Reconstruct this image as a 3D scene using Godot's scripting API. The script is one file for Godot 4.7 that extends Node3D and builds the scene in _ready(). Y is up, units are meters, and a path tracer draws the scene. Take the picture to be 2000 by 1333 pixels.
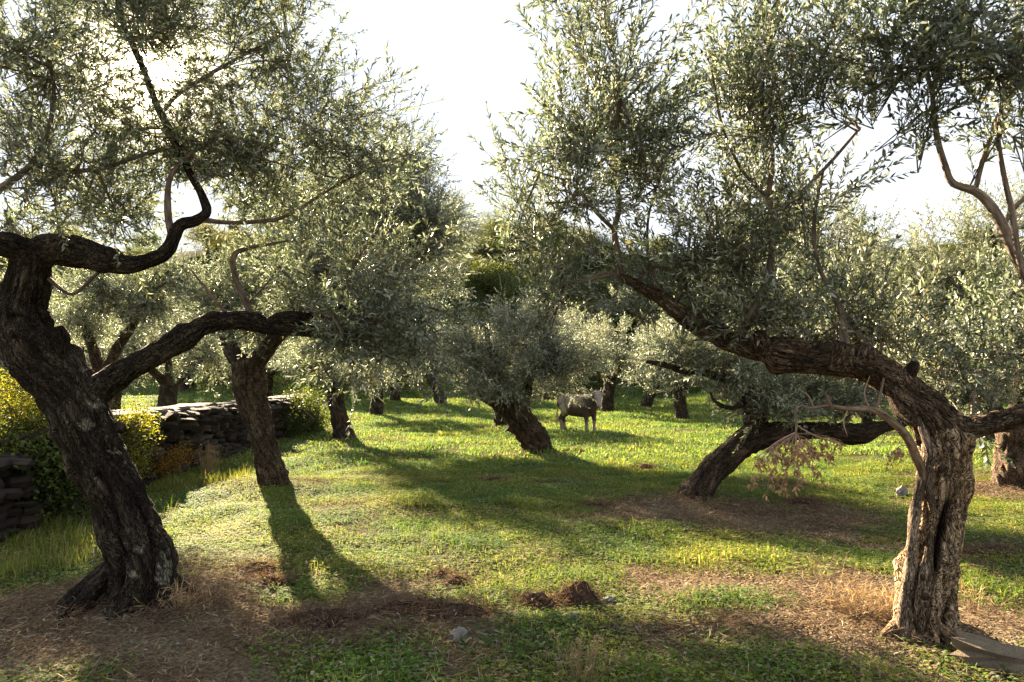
extends Node3D
# An old olive grove on a late afternoon, the low sun behind the trees, a cow in the middle distance.

var used := {}
var rng := RandomNumberGenerator.new()
var nz := FastNoiseLite.new()
var nf := FastNoiseLite.new()
var M := {}
var sprays: Array[ArrayMesh] = []
var far_sprays: Array[ArrayMesh] = []
var broad_sprays: Array[ArrayMesh] = []
var stones: Array[ArrayMesh] = []
var mounds: Array[Vector4] = []
var bare: Array = []

# ---------------------------------------------------------------- mesh collecting
class Mb:
	var v := PackedVector3Array()
	var c := PackedColorArray()
	var uv := PackedVector2Array()
	var ix := PackedInt32Array()

	func vert(p: Vector3, col: Color, t := Vector2.ZERO) -> int:
		v.append(p)
		c.append(col)
		uv.append(t)
		return v.size() - 1

	func tri(a: int, b: int, d: int) -> void:
		ix.append(a)
		ix.append(b)
		ix.append(d)

	func arrays() -> Array:
		var a := []
		a.resize(Mesh.ARRAY_MAX)
		a[Mesh.ARRAY_VERTEX] = v
		a[Mesh.ARRAY_COLOR] = c
		a[Mesh.ARRAY_TEX_UV] = uv
		a[Mesh.ARRAY_INDEX] = ix
		return a

	func flat(mat: Material) -> ArrayMesh:
		var m := ArrayMesh.new()
		m.add_surface_from_arrays(Mesh.PRIMITIVE_TRIANGLES, arrays())
		m.surface_set_material(0, mat)
		return m

	func smooth(mat: Material) -> ArrayMesh:
		var st := SurfaceTool.new()
		st.create_from_arrays(arrays())
		st.generate_normals()
		var m := st.commit()
		m.surface_set_material(0, mat)
		return m

func numbered(called: String) -> String:
	if not used.has(called):
		used[called] = 0
		return called
	used[called] += 1
	return "%s_%03d" % [called, used[called]]

func thing(called: String, label: String, category: String, at: Vector3, group := "") -> Node3D:
	var o := Node3D.new()
	o.name = numbered(called)
	add_child(o, true)
	o.position = at
	o.set_meta("label", label)
	o.set_meta("category", category)
	if group:
		o.set_meta("group", group)
	return o

func part(called: String, mesh: Mesh, parent: Node3D, kind := "") -> MeshInstance3D:
	var o := MeshInstance3D.new()
	o.mesh = mesh
	o.name = called
	parent.add_child(o, true)
	if kind:
		o.set_meta("kind", kind)
	return o

func many(called: String, mesh: Mesh, where: Array[Transform3D], tints: PackedColorArray, parent: Node3D) -> MultiMeshInstance3D:
	var mm := MultiMesh.new()
	mm.transform_format = MultiMesh.TRANSFORM_3D
	mm.use_colors = true
	mm.mesh = mesh
	mm.instance_count = where.size()
	for i in where.size():
		mm.set_instance_transform(i, where[i])
		mm.set_instance_color(i, tints[i])
	var o := MultiMeshInstance3D.new()
	o.multimesh = mm
	o.name = called if parent != self else numbered(called)
	parent.add_child(o, true)
	o.set_meta("kind", "stuff")
	return o

func tag(o: Node3D, label: String, category: String, group := "") -> void:
	o.set_meta("label", label)
	o.set_meta("category", category)
	if group:
		o.set_meta("group", group)

func rnd(a := 0.0, b := 1.0) -> float:
	return rng.randf_range(a, b)

func rvec() -> Vector3:
	return Vector3(rng.randfn(), rng.randfn(), rng.randfn()).normalized()

func facing(y: Vector3, roll: float, size: float) -> Basis:
	y = y.normalized()
	var x := y.cross(Vector3(0.31, 0.52, 0.8)).normalized()
	return Basis(x, y, x.cross(y)).rotated(y, roll).scaled_local(Vector3.ONE * size)

# ---------------------------------------------------------------- ground shape and cover
func ground(x: float, z: float) -> float:
	var d := -z
	var h := 0.055 * nz.get_noise_2d(x * 7.0, z * 7.0) + 0.022 * nz.get_noise_2d(x * 40.0 + 300.0, z * 40.0)
	for m in mounds:
		var q := Vector2(x - m.x, z - m.y).length_squared() / (m.z * m.z)
		if q < 6.0:
			h += m.w * exp(-q)
	if d > 20.0:
		h += 0.0022 * pow(minf(d, 120.0) - 20.0, 1.8) + 14.5 * smoothstep(45.0, 95.0, d) + 2.2 * nz.get_noise_2d(x * 0.9, z * 0.9) * smoothstep(30.0, 60.0, d)
	return h

func grassy(x: float, z: float) -> float:
	var g := 0.7 + 0.7 * nz.get_noise_2d(x * 11.0 + 90.0, z * 11.0) + 0.35 * nz.get_noise_2d(x * 45.0, z * 45.0 + 70.0)
	for b in bare:
		var q := pow((x - b[0]) / b[2], 2.0) + pow((z - b[1]) / b[3], 2.0)
		if q < 4.0:
			g -= b[4] * exp(-q * 1.2)
	if z < -9.0:
		g += minf(0.35, (-9.0 - z) * 0.05)
	return clampf(g, 0.0, 1.0)

# ---------------------------------------------------------------- bark tubes
func spline(path: Array, step: float) -> Array:
	var out := []
	for i in path.size() - 1:
		var a: Vector4 = path[maxi(i - 1, 0)]
		var b: Vector4 = path[i]
		var c: Vector4 = path[i + 1]
		var d: Vector4 = path[mini(i + 2, path.size() - 1)]
		var n := maxi(1, int(ceil(Vector3(c.x - b.x, c.y - b.y, c.z - b.z).length() / step)))
		for k in n:
			var t := float(k) / n
			var q := 0.5 * (2.0 * b + (c - a) * t + (2.0 * a - 5.0 * b + 4.0 * c - d) * t * t + (3.0 * b - a - 3.0 * c + d) * t * t * t)
			q.w = lerpf(b.w, c.w, smoothstep(0.0, 1.0, t))
			out.append(q)
	out.append(path[-1])
	return out

func tube(mb: Mb, path: Array, o := {}) -> Array:
	var seg: int = o.get("seg", 10)
	var gnarl: float = o.get("gnarl", 0.0)
	var flute: float = o.get("flute", 0.0)
	var roots: float = o.get("roots", 0.0)
	var col: Color = o.get("col", Color(0.1, 0.07, 0.05))
	var pale: Color = o.get("pale", col * 1.7)
	var lichen: Array = o.get("lichen", [])
	var clefts: Array = o.get("clefts", [])
	var pts := spline(path, o.get("step", 0.1))
	var fat: float = o.get("fat", 0.84 if gnarl > 0.12 else 1.0)
	var knobs := []
	var full := 0.0
	for i in pts.size() - 1:
		full += Vector3(pts[i + 1].x - pts[i].x, pts[i + 1].y - pts[i].y, pts[i + 1].z - pts[i].z).length()
	for i in int(o.get("knobs", 0)):
		knobs.append([rnd(0.06, 0.95) * full, rnd(0, TAU), rnd(0.04, 0.1), rnd(0.14, 0.34), rnd() < 0.4])
	var rmax := 0.0
	for q in pts:
		rmax = maxf(rmax, q.w)
	var ku := maxf(1.0, round(TAU * rmax / 0.55))
	var nrm := Vector3.ZERO
	var s := 0.0
	var first := mb.v.size()
	var last := Vector3.ZERO
	var line := []
	var seedy: float = o.get("seedy", 0.0)
	for i in pts.size():
		var q: Vector4 = pts[i]
		var c := Vector3(q.x, q.y, q.z)
		var nx: Vector4 = pts[mini(i + 1, pts.size() - 1)]
		var pv: Vector4 = pts[maxi(i - 1, 0)]
		var t := Vector3(nx.x - pv.x, nx.y - pv.y, nx.z - pv.z).normalized()
		if i == 0:
			nrm = t.cross(Vector3(0.2, 0.1, 1.0)).normalized()
		else:
			s += (c - last).length()
			nrm = (nrm - t * nrm.dot(t)).normalized()
		last = c
		line.append(c)
		var bi := t.cross(nrm)
		for k in seg + 1:
			var th := TAU * float(k % seg) / seg
			var dir := nrm * cos(th) + bi * sin(th)
			var r := q.w * fat
			var shade := 1.0
			var cc := col
			if gnarl > 0.0:
				var p := c + dir * q.w
				var lump := nz.get_noise_3d(p.x * 55.0 + seedy, p.y * 38.0, p.z * 55.0)
				var big := nz.get_noise_3d(p.x * 16.0 + seedy * 2.0, p.y * 14.0, p.z * 16.0)
				var tw := th + s * 0.7
				var rid := absf(nz.get_noise_3d(cos(tw) * 62.0 + seedy, sin(tw) * 62.0, s * 26.0))
				var fine := nz.get_noise_3d(cos(tw) * 120.0 + seedy, sin(tw) * 120.0, s * 95.0 / maxf(rmax, 0.05) * 0.18)
				r *= 1.0 + gnarl * (0.55 * big + 0.5 * lump) + flute * (rid * 2.2 - 0.35) + flute * 0.38 * fine
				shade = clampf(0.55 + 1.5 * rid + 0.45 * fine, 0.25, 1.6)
				cc = col.lerp(pale, clampf(0.35 + 1.1 * lump + 0.5 * fine, 0.0, 1.0))
			if roots > 0.0:
				r *= 1.0 + roots * exp(-s / 0.22) * (0.45 + 0.55 * sin(th * 4.0 + seedy + 0.7 * sin(th * 2.0)))
			for e in knobs:   # burls, some with a hollow middle
				if absf(s - e[0]) < 0.2:
					var qq: float = (pow(s - e[0], 2.0) + pow(wrapf(th - e[1], -PI, PI) * q.w, 2.0)) / (e[2] * e[2])
					r += q.w * e[3] * exp(-qq)
					if e[4]:
						r -= q.w * e[3] * 1.1 * exp(-qq * 5.0)
						cc = cc.lerp(col * 0.4, exp(-qq * 4.0))
			for e in clefts:   # [angle, width, depth, from, to, colour]
				var ang: float = e[0] + 0.35 * sin(s * 3.1 + e[0])
				var w := exp(-pow(wrapf(th - ang, -PI, PI) / e[1], 2.0)) * smoothstep(e[3], e[3] + 0.12, s) * (1.0 - smoothstep(e[4] - 0.2, e[4], s))
				r -= q.w * fat * e[2] * w
				if w > 0.25:
					cc = cc.lerp(e[5], smoothstep(0.25, 0.7, w))
			var pp := c + dir * r
			for l in lichen:   # Vector4 with radius
				var dd: float = Vector2(pp.x - l.x, pp.y - l.y).length() / (l.w * 0.7)
				if dd < 1.5 and pp.z > c.z and dd + 0.8 * nz.get_noise_3d(pp.x * 260.0, pp.y * 260.0, pp.z * 260.0) < 1.0:
					cc = Color(0.27, 0.265, 0.205) * (0.75 + 0.4 * dd)
					shade = 1.0
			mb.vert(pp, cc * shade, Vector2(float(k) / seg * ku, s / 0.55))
	for i in pts.size() - 1:
		for k in seg:
			var a := first + i * (seg + 1) + k
			mb.tri(a, a + seg + 1, a + 1)
			mb.tri(a + 1, a + seg + 1, a + seg + 2)
	if o.get("cap", true):
		var q: Vector4 = pts[-1]
		var e := mb.vert(Vector3(q.x, q.y, q.z) + (line[-1] - line[-2]).normalized() * q.w * 0.25, o.get("capcol", col * 0.8))
		var a := first + (pts.size() - 1) * (seg + 1)
		for k in seg:
			mb.tri(a + k, e, a + k + 1)
	return line

func shifted(path: Array, base: Vector3) -> Array:
	var out := []
	for q in path:
		out.append(q - Vector4(base.x, base.y, base.z, 0.0))
	return out

# one limb as a part of its tree; returns the world points along it
func limb(t: Node3D, called: String, path: Array, o: Dictionary) -> Array:
	var mb := Mb.new()
	if o.has("lichen"):
		o.lichen = shifted(o.lichen, t.position)
	var line := tube(mb, shifted(path, t.position), o)
	part(called, mb.smooth(o.get("mat", M.bark)), t)
	var out := []
	for p in line:
		out.append(p + t.position)
	return out

# ---------------------------------------------------------------- foliage
func leaf(mb: Mb, at: Vector3, dir: Vector3, up: Vector3, l: float, w: float, col: Color, curl := 0.12) -> void:
	var side := dir.cross(up).normalized()
	var lift := side.cross(dir).normalized()
	var p1 := at + dir * l * 0.34
	var p2 := at + dir * l * 0.7 - lift * l * curl * 0.4
	var a := mb.vert(at, col)
	var b := mb.vert(p1 + side * w * 0.5 + lift * w * 0.18, col)
	var c := mb.vert(p1 - side * w * 0.5 + lift * w * 0.18, col)
	var d := mb.vert(p2 + side * w * 0.36 + lift * w * 0.1, col)
	var e := mb.vert(p2 - side * w * 0.36 + lift * w * 0.1, col)
	var f := mb.vert(at + dir * l - lift * l * curl, col)
	mb.tri(a, b, c)
	mb.tri(b, d, c)
	mb.tri(c, d, e)
	mb.tri(d, f, e)

func stem(mb: Mb, a: Vector3, b: Vector3, r: float, col: Color) -> void:
	var t := (b - a).normalized()
	var x := t.cross(Vector3(0.3, 0.2, 0.9)).normalized()
	var y := t.cross(x)
	var i := mb.v.size()
	for k in 3:
		var o := (x * cos(TAU * k / 3.0) + y * sin(TAU * k / 3.0)) * r
		mb.vert(a + o, col)
		mb.vert(b + o * 0.6, col)
	for k in 3:
		var n := (k + 1) % 3
		mb.tri(i + 2 * k, i + 2 * k + 1, i + 2 * n)
		mb.tri(i + 2 * n, i + 2 * k + 1, i + 2 * n + 1)

func leaf_tint(silver: float) -> Color:
	var k := rnd(0.75, 1.3)
	if rnd() < silver:
		return Color(0.29, 0.305, 0.245) * k
	if rnd() < 0.04:
		return Color(0.22, 0.17, 0.06) * k
	return Color(0.085, 0.104, 0.056) * k

func olive_spray(twigs: int, pairs: int, big: float, spread := 1.0) -> ArrayMesh:
	var mb := Mb.new()
	var wood := Color(0.13, 0.11, 0.08)
	var bend := Vector3(rnd(-0.25, 0.25), 0, rnd(-0.25, 0.25))
	var at := func(t: float) -> Vector3: return Vector3(0, t * 0.62, 0) + bend * t * t * 0.7
	for i in 5:
		stem(mb, at.call(i / 5.0), at.call((i + 1) / 5.0), 0.005 - 0.0007 * i, wood)
	for i in twigs:
		var t := 0.08 + 0.92 * float(i) / (twigs - 1)
		var p: Vector3 = at.call(t)
		var turn := i * 2.39 + rnd(-0.5, 0.5)
		var lean := rnd(0.4, 1.05) * spread if i < twigs - 1 else 0.1
		var dir := Vector3(cos(turn) * sin(lean), cos(lean), sin(turn) * sin(lean))
		var l := rnd(0.16, 0.34)
		var drift := Vector3(rnd(-0.3, 0.3), rnd(-0.15, 0.4), rnd(-0.3, 0.3))
		var prev := p
		for k in pairs:
			var f := float(k + 1) / pairs
			var here := p + dir * l * f + drift * l * f * f * 0.6
			var along := (here - prev).normalized()
			if k % 2 == 1 or k == pairs - 1:
				stem(mb, prev, here, 0.0022, wood * 1.2)
				prev = here
			var x := along.cross(Vector3(0.3, 0.9, 0.35)).normalized().rotated(along, PI * 0.5 * (k % 2) + rnd(-0.5, 0.5))
			for s in [-1.0, 1.0]:
				if rnd() < 0.1:
					continue
				var ld: Vector3 = (along * rnd(0.8, 1.7) + x * s + rvec() * 0.28).normalized()
				leaf(mb, here, ld, (along + rvec() * 0.6).normalized(), rnd(0.045, 0.075) * big * (1.0 - 0.3 * f * f), rnd(0.0115, 0.016) * big, leaf_tint(0.45), rnd(-0.05, 0.2))
	return mb.flat(M.leaf)

func broad_spray(n: int, size: float, col: Color) -> ArrayMesh:
	var mb := Mb.new()
	for i in 3:
		stem(mb, Vector3.ZERO, Vector3(rnd(-0.2, 0.2), 0.45, rnd(-0.2, 0.2)), 0.004, Color(0.1, 0.06, 0.04))
	for i in n:
		var h := rnd(0.05, 0.5)
		var p := Vector3(rnd(-0.24, 0.24), h, rnd(-0.24, 0.24))
		leaf(mb, p, (rvec() + Vector3.UP * 0.3).normalized(), (rvec() + Vector3.UP).normalized(), size * rnd(0.7, 1.3), size * rnd(0.5, 0.8), col * ([Color(1, 1, 1), Color(0.5, 0.62, 0.8), Color(0.9, 0.84, 1.0)][rng.randi() % 3]) * rnd(0.6, 1.4), 0.1)
	return mb.flat(M.broad)

# fills lobes [centre, radii, count] with sprays on thin branches that leave the nearest limb
func crown(t: Node3D, lobes: Array, anchors: Array, kinds: Array, o := {}) -> void:
	var base := t.position
	var up: float = o.get("up", 0.45)
	var tint: Color = o.get("tint", Color.WHITE)
	var size: float = o.get("size", 1.0)
	var gap: float = o.get("gap", -0.02)
	var sets := []
	for k in kinds.size():
		sets.append([[] as Array[Transform3D], PackedColorArray()])
	var wood := Mb.new()
	var wcol: Color = o.get("wood", Color(0.11, 0.085, 0.06))
	var eye := Vector3(0, 1.6, 0)
	var sunward: Vector3 = M.sunward
	for lobe in lobes:
		var c: Vector3 = lobe[0]
		var r: Vector3 = lobe[1]
		var n := int(lobe[2] * o.get("more", 1.0))
		var root: Vector3 = anchors[0]
		for a in anchors:
			if a.distance_squared_to(c) < root.distance_squared_to(c):
				root = a
		var nodes: Array[Vector3] = []
		for k in clampi(n / 9, 2, 7):
			var goal := c + rvec() * r * rnd(0.2, 0.85)
			var start: Vector3 = root if k < 2 or nodes.is_empty() else nodes[rng.randi() % maxi(1, nodes.size() / 2)]
			var mid := start.lerp(goal, 0.5) + rvec() * start.distance_to(goal) * 0.14 - Vector3.UP * 0.05
			var thick: float = clampf(0.012 * start.distance_to(goal) + 0.006, 0.006, 0.03) * o.get("bough", 1.0)
			var path := [Vector4(start.x, start.y, start.z, thick), Vector4(mid.x, mid.y, mid.z, thick * 0.75), Vector4(goal.x, goal.y, goal.z, thick * 0.3)]
			for p in tube(wood, shifted(path, base), {"seg": 5, "step": 0.12, "col": wcol, "gnarl": 0.1}):
				nodes.append(p + base)
		for k in n:
			for attempt in 12:
				var q := rvec() * pow(rnd(), 0.42)
				var p := c + q * r
				if nz.get_noise_3d(p.x * 38.0, p.y * 30.0 + 50.0, p.z * 38.0) < gap + rnd(-0.1, 0.1):
					continue
				var to := p - eye
				if o.has("clear") and (to - sunward * to.dot(sunward)).length() < o.clear:
					continue
				var dir := (q * 0.9 + Vector3.UP * up + rvec() * 0.55).normalized()
				var s := rnd(0.7, 1.15) * size
				var foot := p - dir * 0.33 * s
				var near: Vector3 = nodes[0]
				for a in nodes:
					if a.distance_squared_to(foot) < near.distance_squared_to(foot):
						near = a
				stem(wood, near - base, foot - base, 0.006 * size, wcol)
				var which := rng.randi() % kinds.size()
				sets[which][0].append(Transform3D(facing(dir, rnd(0, TAU), s), foot - base))
				var b := rnd(0.72, 1.22)
				sets[which][1].append(Color(tint.r * b * rnd(0.94, 1.06), tint.g * b, tint.b * b * rnd(0.9, 1.1)))
				break
	part("twigs", wood.smooth(M.twig), t, "stuff")
	for k in kinds.size():
		if sets[k][0].size():
			many("foliage", kinds[k], sets[k][0], sets[k][1], t)

# ---------------------------------------------------------------- materials and shared meshes
func noise_texture(freq: float, octaves: int, type: int, normal := false, ramp: Array = [], size := 512) -> NoiseTexture2D:
	var n := FastNoiseLite.new()
	n.noise_type = type
	n.frequency = freq
	n.fractal_octaves = octaves
	n.seed = 11
	var t := NoiseTexture2D.new()
	t.width = size
	t.height = size
	t.seamless = true
	t.noise = n
	t.as_normal_map = normal
	if ramp.size():
		var g := Gradient.new()
		g.set_color(0, ramp[0])
		g.set_color(1, ramp[1])
		t.color_ramp = g
	return t

func mat(rough: float, spec := 0.5) -> StandardMaterial3D:
	var m := StandardMaterial3D.new()
	m.vertex_color_use_as_albedo = true
	m.roughness = rough
	m.metallic_specular = spec
	return m

func materials() -> void:
	# bark: tall narrow plates split by dark seams
	var plates := Image.create(512, 512, false, Image.FORMAT_RGB8)
	var cell := FastNoiseLite.new()
	cell.noise_type = FastNoiseLite.TYPE_SIMPLEX
	cell.frequency = 1.0
	cell.fractal_octaves = 3
	for y in 512:
		for x in 512:
			var a := TAU * x / 512.0
			var b := TAU * y / 512.0
			var w := 0.16 * nz.get_noise_2d(cos(b) * 40.0, sin(b) * 40.0 + cos(a) * 40.0)
			var n := cell.get_noise_3d(cos(a + w) * 3.6 + 0.9 * cos(b), sin(a + w) * 3.6 + 0.9 * sin(b), 7.0 + 1.1 * cos(b + 1.0))
			var f := cell.get_noise_3d(cos(a + w) * 10.0 + 1.3 * cos(b), sin(a + w) * 10.0 + 1.3 * sin(b), 20.0 + 1.6 * sin(b))
			var h := clampf(0.2 + 1.5 * absf(n) + 0.3 * f, 0.0, 1.0)
			plates.set_pixel(x, y, Color(h, h, h))
	var height := ImageTexture.create_from_image(plates)
	var tone := plates.duplicate() as Image
	for y in 512:
		for x in 512:
			var h := plates.get_pixel(x, y).r
			var k := lerpf(0.28, 1.0, smoothstep(0.1, 0.65, h))
			tone.set_pixel(x, y, Color(k, k * 0.985, k * 0.96))
	M.bark = mat(0.9, 0.25)
	M.bark.albedo_texture = ImageTexture.create_from_image(tone)
	M.bark.heightmap_enabled = true
	M.bark.heightmap_texture = height
	M.bark.heightmap_scale = 3.0
	M.smooth_bark = mat(0.75, 0.3)
	M.smooth_bark.heightmap_enabled = true
	M.smooth_bark.heightmap_texture = height
	M.smooth_bark.heightmap_scale = 0.35
	M.twig = mat(0.8, 0.3)
	M.leaf = mat(0.47, 0.5)
	M.leaf.backlight_enabled = true
	M.leaf.backlight = Color(0.72, 0.77, 0.58).linear_to_srgb()
	M.broad = mat(0.5, 0.4)
	M.broad.backlight_enabled = true
	M.broad.backlight = Color(1.0, 0.95, 0.3).linear_to_srgb()
	M.grass = mat(0.7, 0.16)
	M.grass.backlight_enabled = true
	M.grass.backlight = Color(0.9, 0.9, 0.35).linear_to_srgb()
	M.straw = mat(0.9, 0.12)
	M.straw.backlight_enabled = true
	M.straw.backlight = Color(0.5, 0.45, 0.3).linear_to_srgb()
	var speckle := noise_texture(0.035, 4, FastNoiseLite.TYPE_SIMPLEX, false, [Color(0.5, 0.5, 0.5), Color(1, 1, 1)])
	var rough := noise_texture(0.03, 5, FastNoiseLite.TYPE_SIMPLEX)
	M.soil = mat(1.0, 0.05)
	M.soil.albedo_texture = speckle
	M.soil.uv1_triplanar = true
	M.soil.uv1_world_triplanar = true
	M.soil.uv1_scale = Vector3.ONE * 1.3
	M.soil.heightmap_enabled = true
	M.soil.heightmap_texture = rough
	M.soil.heightmap_scale = 3.0
	M.stone = mat(0.9, 0.25)
	M.stone.albedo_texture = speckle
	M.stone.uv1_triplanar = true
	M.stone.uv1_scale = Vector3.ONE * 2.0
	M.stone.heightmap_enabled = true
	M.stone.heightmap_texture = rough
	M.stone.heightmap_scale = 1.5
	M.hide = mat(0.75, 0.3)
	M.fruit = mat(0.3, 0.5)

func stone_mesh(rough: float, col: Color, square := 0.88, seg := 8, rings := 4) -> ArrayMesh:
	var mb := Mb.new()
	var off := rnd(0, 500)
	for j in rings + 1:
		var ph := PI * (j / float(rings) - 0.5)
		for i in seg:
			var th := TAU * i / seg + 0.39
			var d := Vector3(cos(th) * cos(ph), sin(ph), sin(th) * cos(ph))
			var m := maxf(absf(d.x), maxf(absf(d.y), absf(d.z)))
			var p := d.lerp(d / m, square) * 0.5
			p += d * rough * (nz.get_noise_3d(p.x * 40.0 + off, p.y * 40.0, p.z * 40.0) + 0.5 * nz.get_noise_3d(p.x * 110.0 + off, p.y * 110.0, p.z * 110.0))
			mb.vert(p, col * (1.0 + 0.3 * nz.get_noise_3d(p.x * 40.0, p.y * 40.0 + off, p.z * 40.0)))
	for j in rings:
		for i in seg:
			var a := j * seg + i
			var b := j * seg + (i + 1) % seg
			mb.tri(a, a + seg, b)
			mb.tri(b, a + seg, b + seg)
	return mb.flat(M.stone) if seg < 12 else mb.smooth(M.stone)

func blades(n: int, spread: float, low: float, high: float, width: float, lean: float, cols: Array, m: Material, clover := 0.0) -> ArrayMesh:
	var mb := Mb.new()
	for i in n:
		var a := rnd(0, TAU)
		var r := spread * sqrt(rnd())
		var p := Vector3(cos(a) * r, -0.01, sin(a) * r)
		var c: Color = cols[rng.randi() % cols.size()] * rnd(0.7, 1.3)
		if rnd() < clover:
			var h := rnd(low, high) * 0.6
			for k in 3:
				var b := rnd(0, TAU)
				leaf(mb, p + Vector3(0, h, 0), Vector3(cos(b), rnd(-0.1, 0.6), sin(b)).normalized(), Vector3.UP, rnd(0.015, 0.032), rnd(0.012, 0.02), c, 0.1)
			continue
		var h := rnd(low, high)
		var b := rnd(0, TAU)
		var out := Vector3(cos(b), 0, sin(b))
		var k := lean * rnd(0.3, 1.2)
		var mid := p + Vector3.UP * h * 0.6 + out * h * k * 0.35
		var tip := p + Vector3.UP * h * (1.0 - 0.35 * k) + out * h * k
		var w := Vector3(-out.z, 0, out.x).rotated(Vector3.UP, rnd(-1, 1)) * width * rnd(0.6, 1.2)
		var v0 := mb.vert(p - w * 0.5, c)
		var v1 := mb.vert(p + w * 0.5, c)
		var v2 := mb.vert(mid - w * 0.4, c)
		var v3 := mb.vert(mid + w * 0.4, c)
		var v4 := mb.vert(tip, c)
		mb.tri(v0, v1, v2)
		mb.tri(v1, v3, v2)
		mb.tri(v2, v3, v4)
	return mb.flat(m)

func litter(n: int, spread: float, long: float, width: float, cols: Array, lift: float) -> ArrayMesh:
	var mb := Mb.new()
	for i in n:
		var a := rnd(0, TAU)
		var r := spread * sqrt(rnd())
		var b := rnd(0, TAU)
		leaf(mb, Vector3(cos(a) * r, rnd(0.0, lift), sin(a) * r), Vector3(cos(b), rnd(-0.12, 0.25), sin(b)).normalized(), (Vector3.UP + rvec() * 0.5).normalized(), long * rnd(0.4, 1.2), width * rnd(0.7, 1.2), cols[rng.randi() % cols.size()] * rnd(0.6, 1.3), rnd(-0.2, 0.2))
	return mb.flat(M.straw)

# ---------------------------------------------------------------- a body meshed from joined capsules (surface nets)
func body(bones: Array, cell: float, blend: float, paint: Callable, m: Material) -> ArrayMesh:
	var lo := Vector3.ONE * 99.0
	var hi := Vector3.ONE * -99.0
	for b in bones:
		var r := maxf(b[2], b[3]) + blend * 2.0 + cell * 2.0
		lo = lo.min(b[0] - Vector3.ONE * r).min(b[1] - Vector3.ONE * r)
		hi = hi.max(b[0] + Vector3.ONE * r).max(b[1] + Vector3.ONE * r)
	var n := Vector3i(((hi - lo) / cell).ceil()) + Vector3i.ONE
	var f := PackedFloat32Array()
	f.resize(n.x * n.y * n.z)
	f.fill(9.0)
	for b in bones:
		var a: Vector3 = b[0]
		var ab: Vector3 = b[1] - a
		var r0: float = b[2]
		var r1: float = b[3]
		var r := maxf(r0, r1) + blend + cell * 2.0
		var i0 := Vector3i(((a.min(b[1]) - Vector3.ONE * r - lo) / cell).floor()).max(Vector3i.ZERO)
		var i1 := Vector3i(((a.max(b[1]) + Vector3.ONE * r - lo) / cell).ceil()).min(n - Vector3i.ONE)
		var ll := maxf(ab.length_squared(), 1e-6)
		for z in range(i0.z, i1.z + 1):
			for y in range(i0.y, i1.y + 1):
				for x in range(i0.x, i1.x + 1):
					var p := lo + Vector3(x, y, z) * cell - a
					var t := clampf(p.dot(ab) / ll, 0.0, 1.0)
					var d := (p - ab * t).length() - lerpf(r0, r1, t)
					var at := (z * n.y + y) * n.x + x
					var g := f[at]
					var h := maxf(blend - absf(g - d), 0.0) / blend
					f[at] = minf(g, d) - h * h * blend * 0.25
	var st := Mb.new()
	var ids := {}
	var offs := [0, 1, n.x, n.x + 1, n.x * n.y, n.x * n.y + 1, n.x * n.y + n.x, n.x * n.y + n.x + 1]
	for z in n.z - 1:
		for y in n.y - 1:
			for x in n.x - 1:
				var at := (z * n.y + y) * n.x + x
				var inside := 0
				for k in 8:
					if f[at + offs[k]] < 0.0:
						inside += 1
				if inside == 0 or inside == 8:
					continue
				var sum := Vector3.ZERO
				var cnt := 0
				for e in [[0, 1], [2, 3], [4, 5], [6, 7], [0, 2], [1, 3], [4, 6], [5, 7], [0, 4], [1, 5], [2, 6], [3, 7]]:
					var fa := f[at + offs[e[0]]]
					var fb := f[at + offs[e[1]]]
					if (fa < 0.0) != (fb < 0.0):
						var t := fa / (fa - fb)
						var pa := Vector3(e[0] & 1, (e[0] >> 1) & 1, e[0] >> 2)
						var pb := Vector3(e[1] & 1, (e[1] >> 1) & 1, e[1] >> 2)
						sum += pa.lerp(pb, t)
						cnt += 1
				var p := lo + (Vector3(x, y, z) + sum / cnt) * cell
				ids[at] = st.vert(p, paint.call(p))
	for z in range(1, n.z - 1):
		for y in range(1, n.y - 1):
			for x in range(1, n.x - 1):
				var at := (z * n.y + y) * n.x + x
				for axis in 3:
					var step: int = [1, n.x, n.x * n.y][axis]
					var s0 := f[at] < 0.0
					if s0 == (f[at + step] < 0.0):
						continue
					var u: int = [n.x, n.x * n.y, 1][axis]
					var w: int = [n.x * n.y, 1, n.x][axis]
					if not (ids.has(at) and ids.has(at - u) and ids.has(at - w) and ids.has(at - u - w)):
						continue
					var q := [ids[at], ids[at - u], ids[at - u - w], ids[at - w]]
					if s0:
						q.reverse()
					st.tri(q[0], q[1], q[2])
					st.tri(q[0], q[2], q[3])
	return st.smooth(m)

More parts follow.
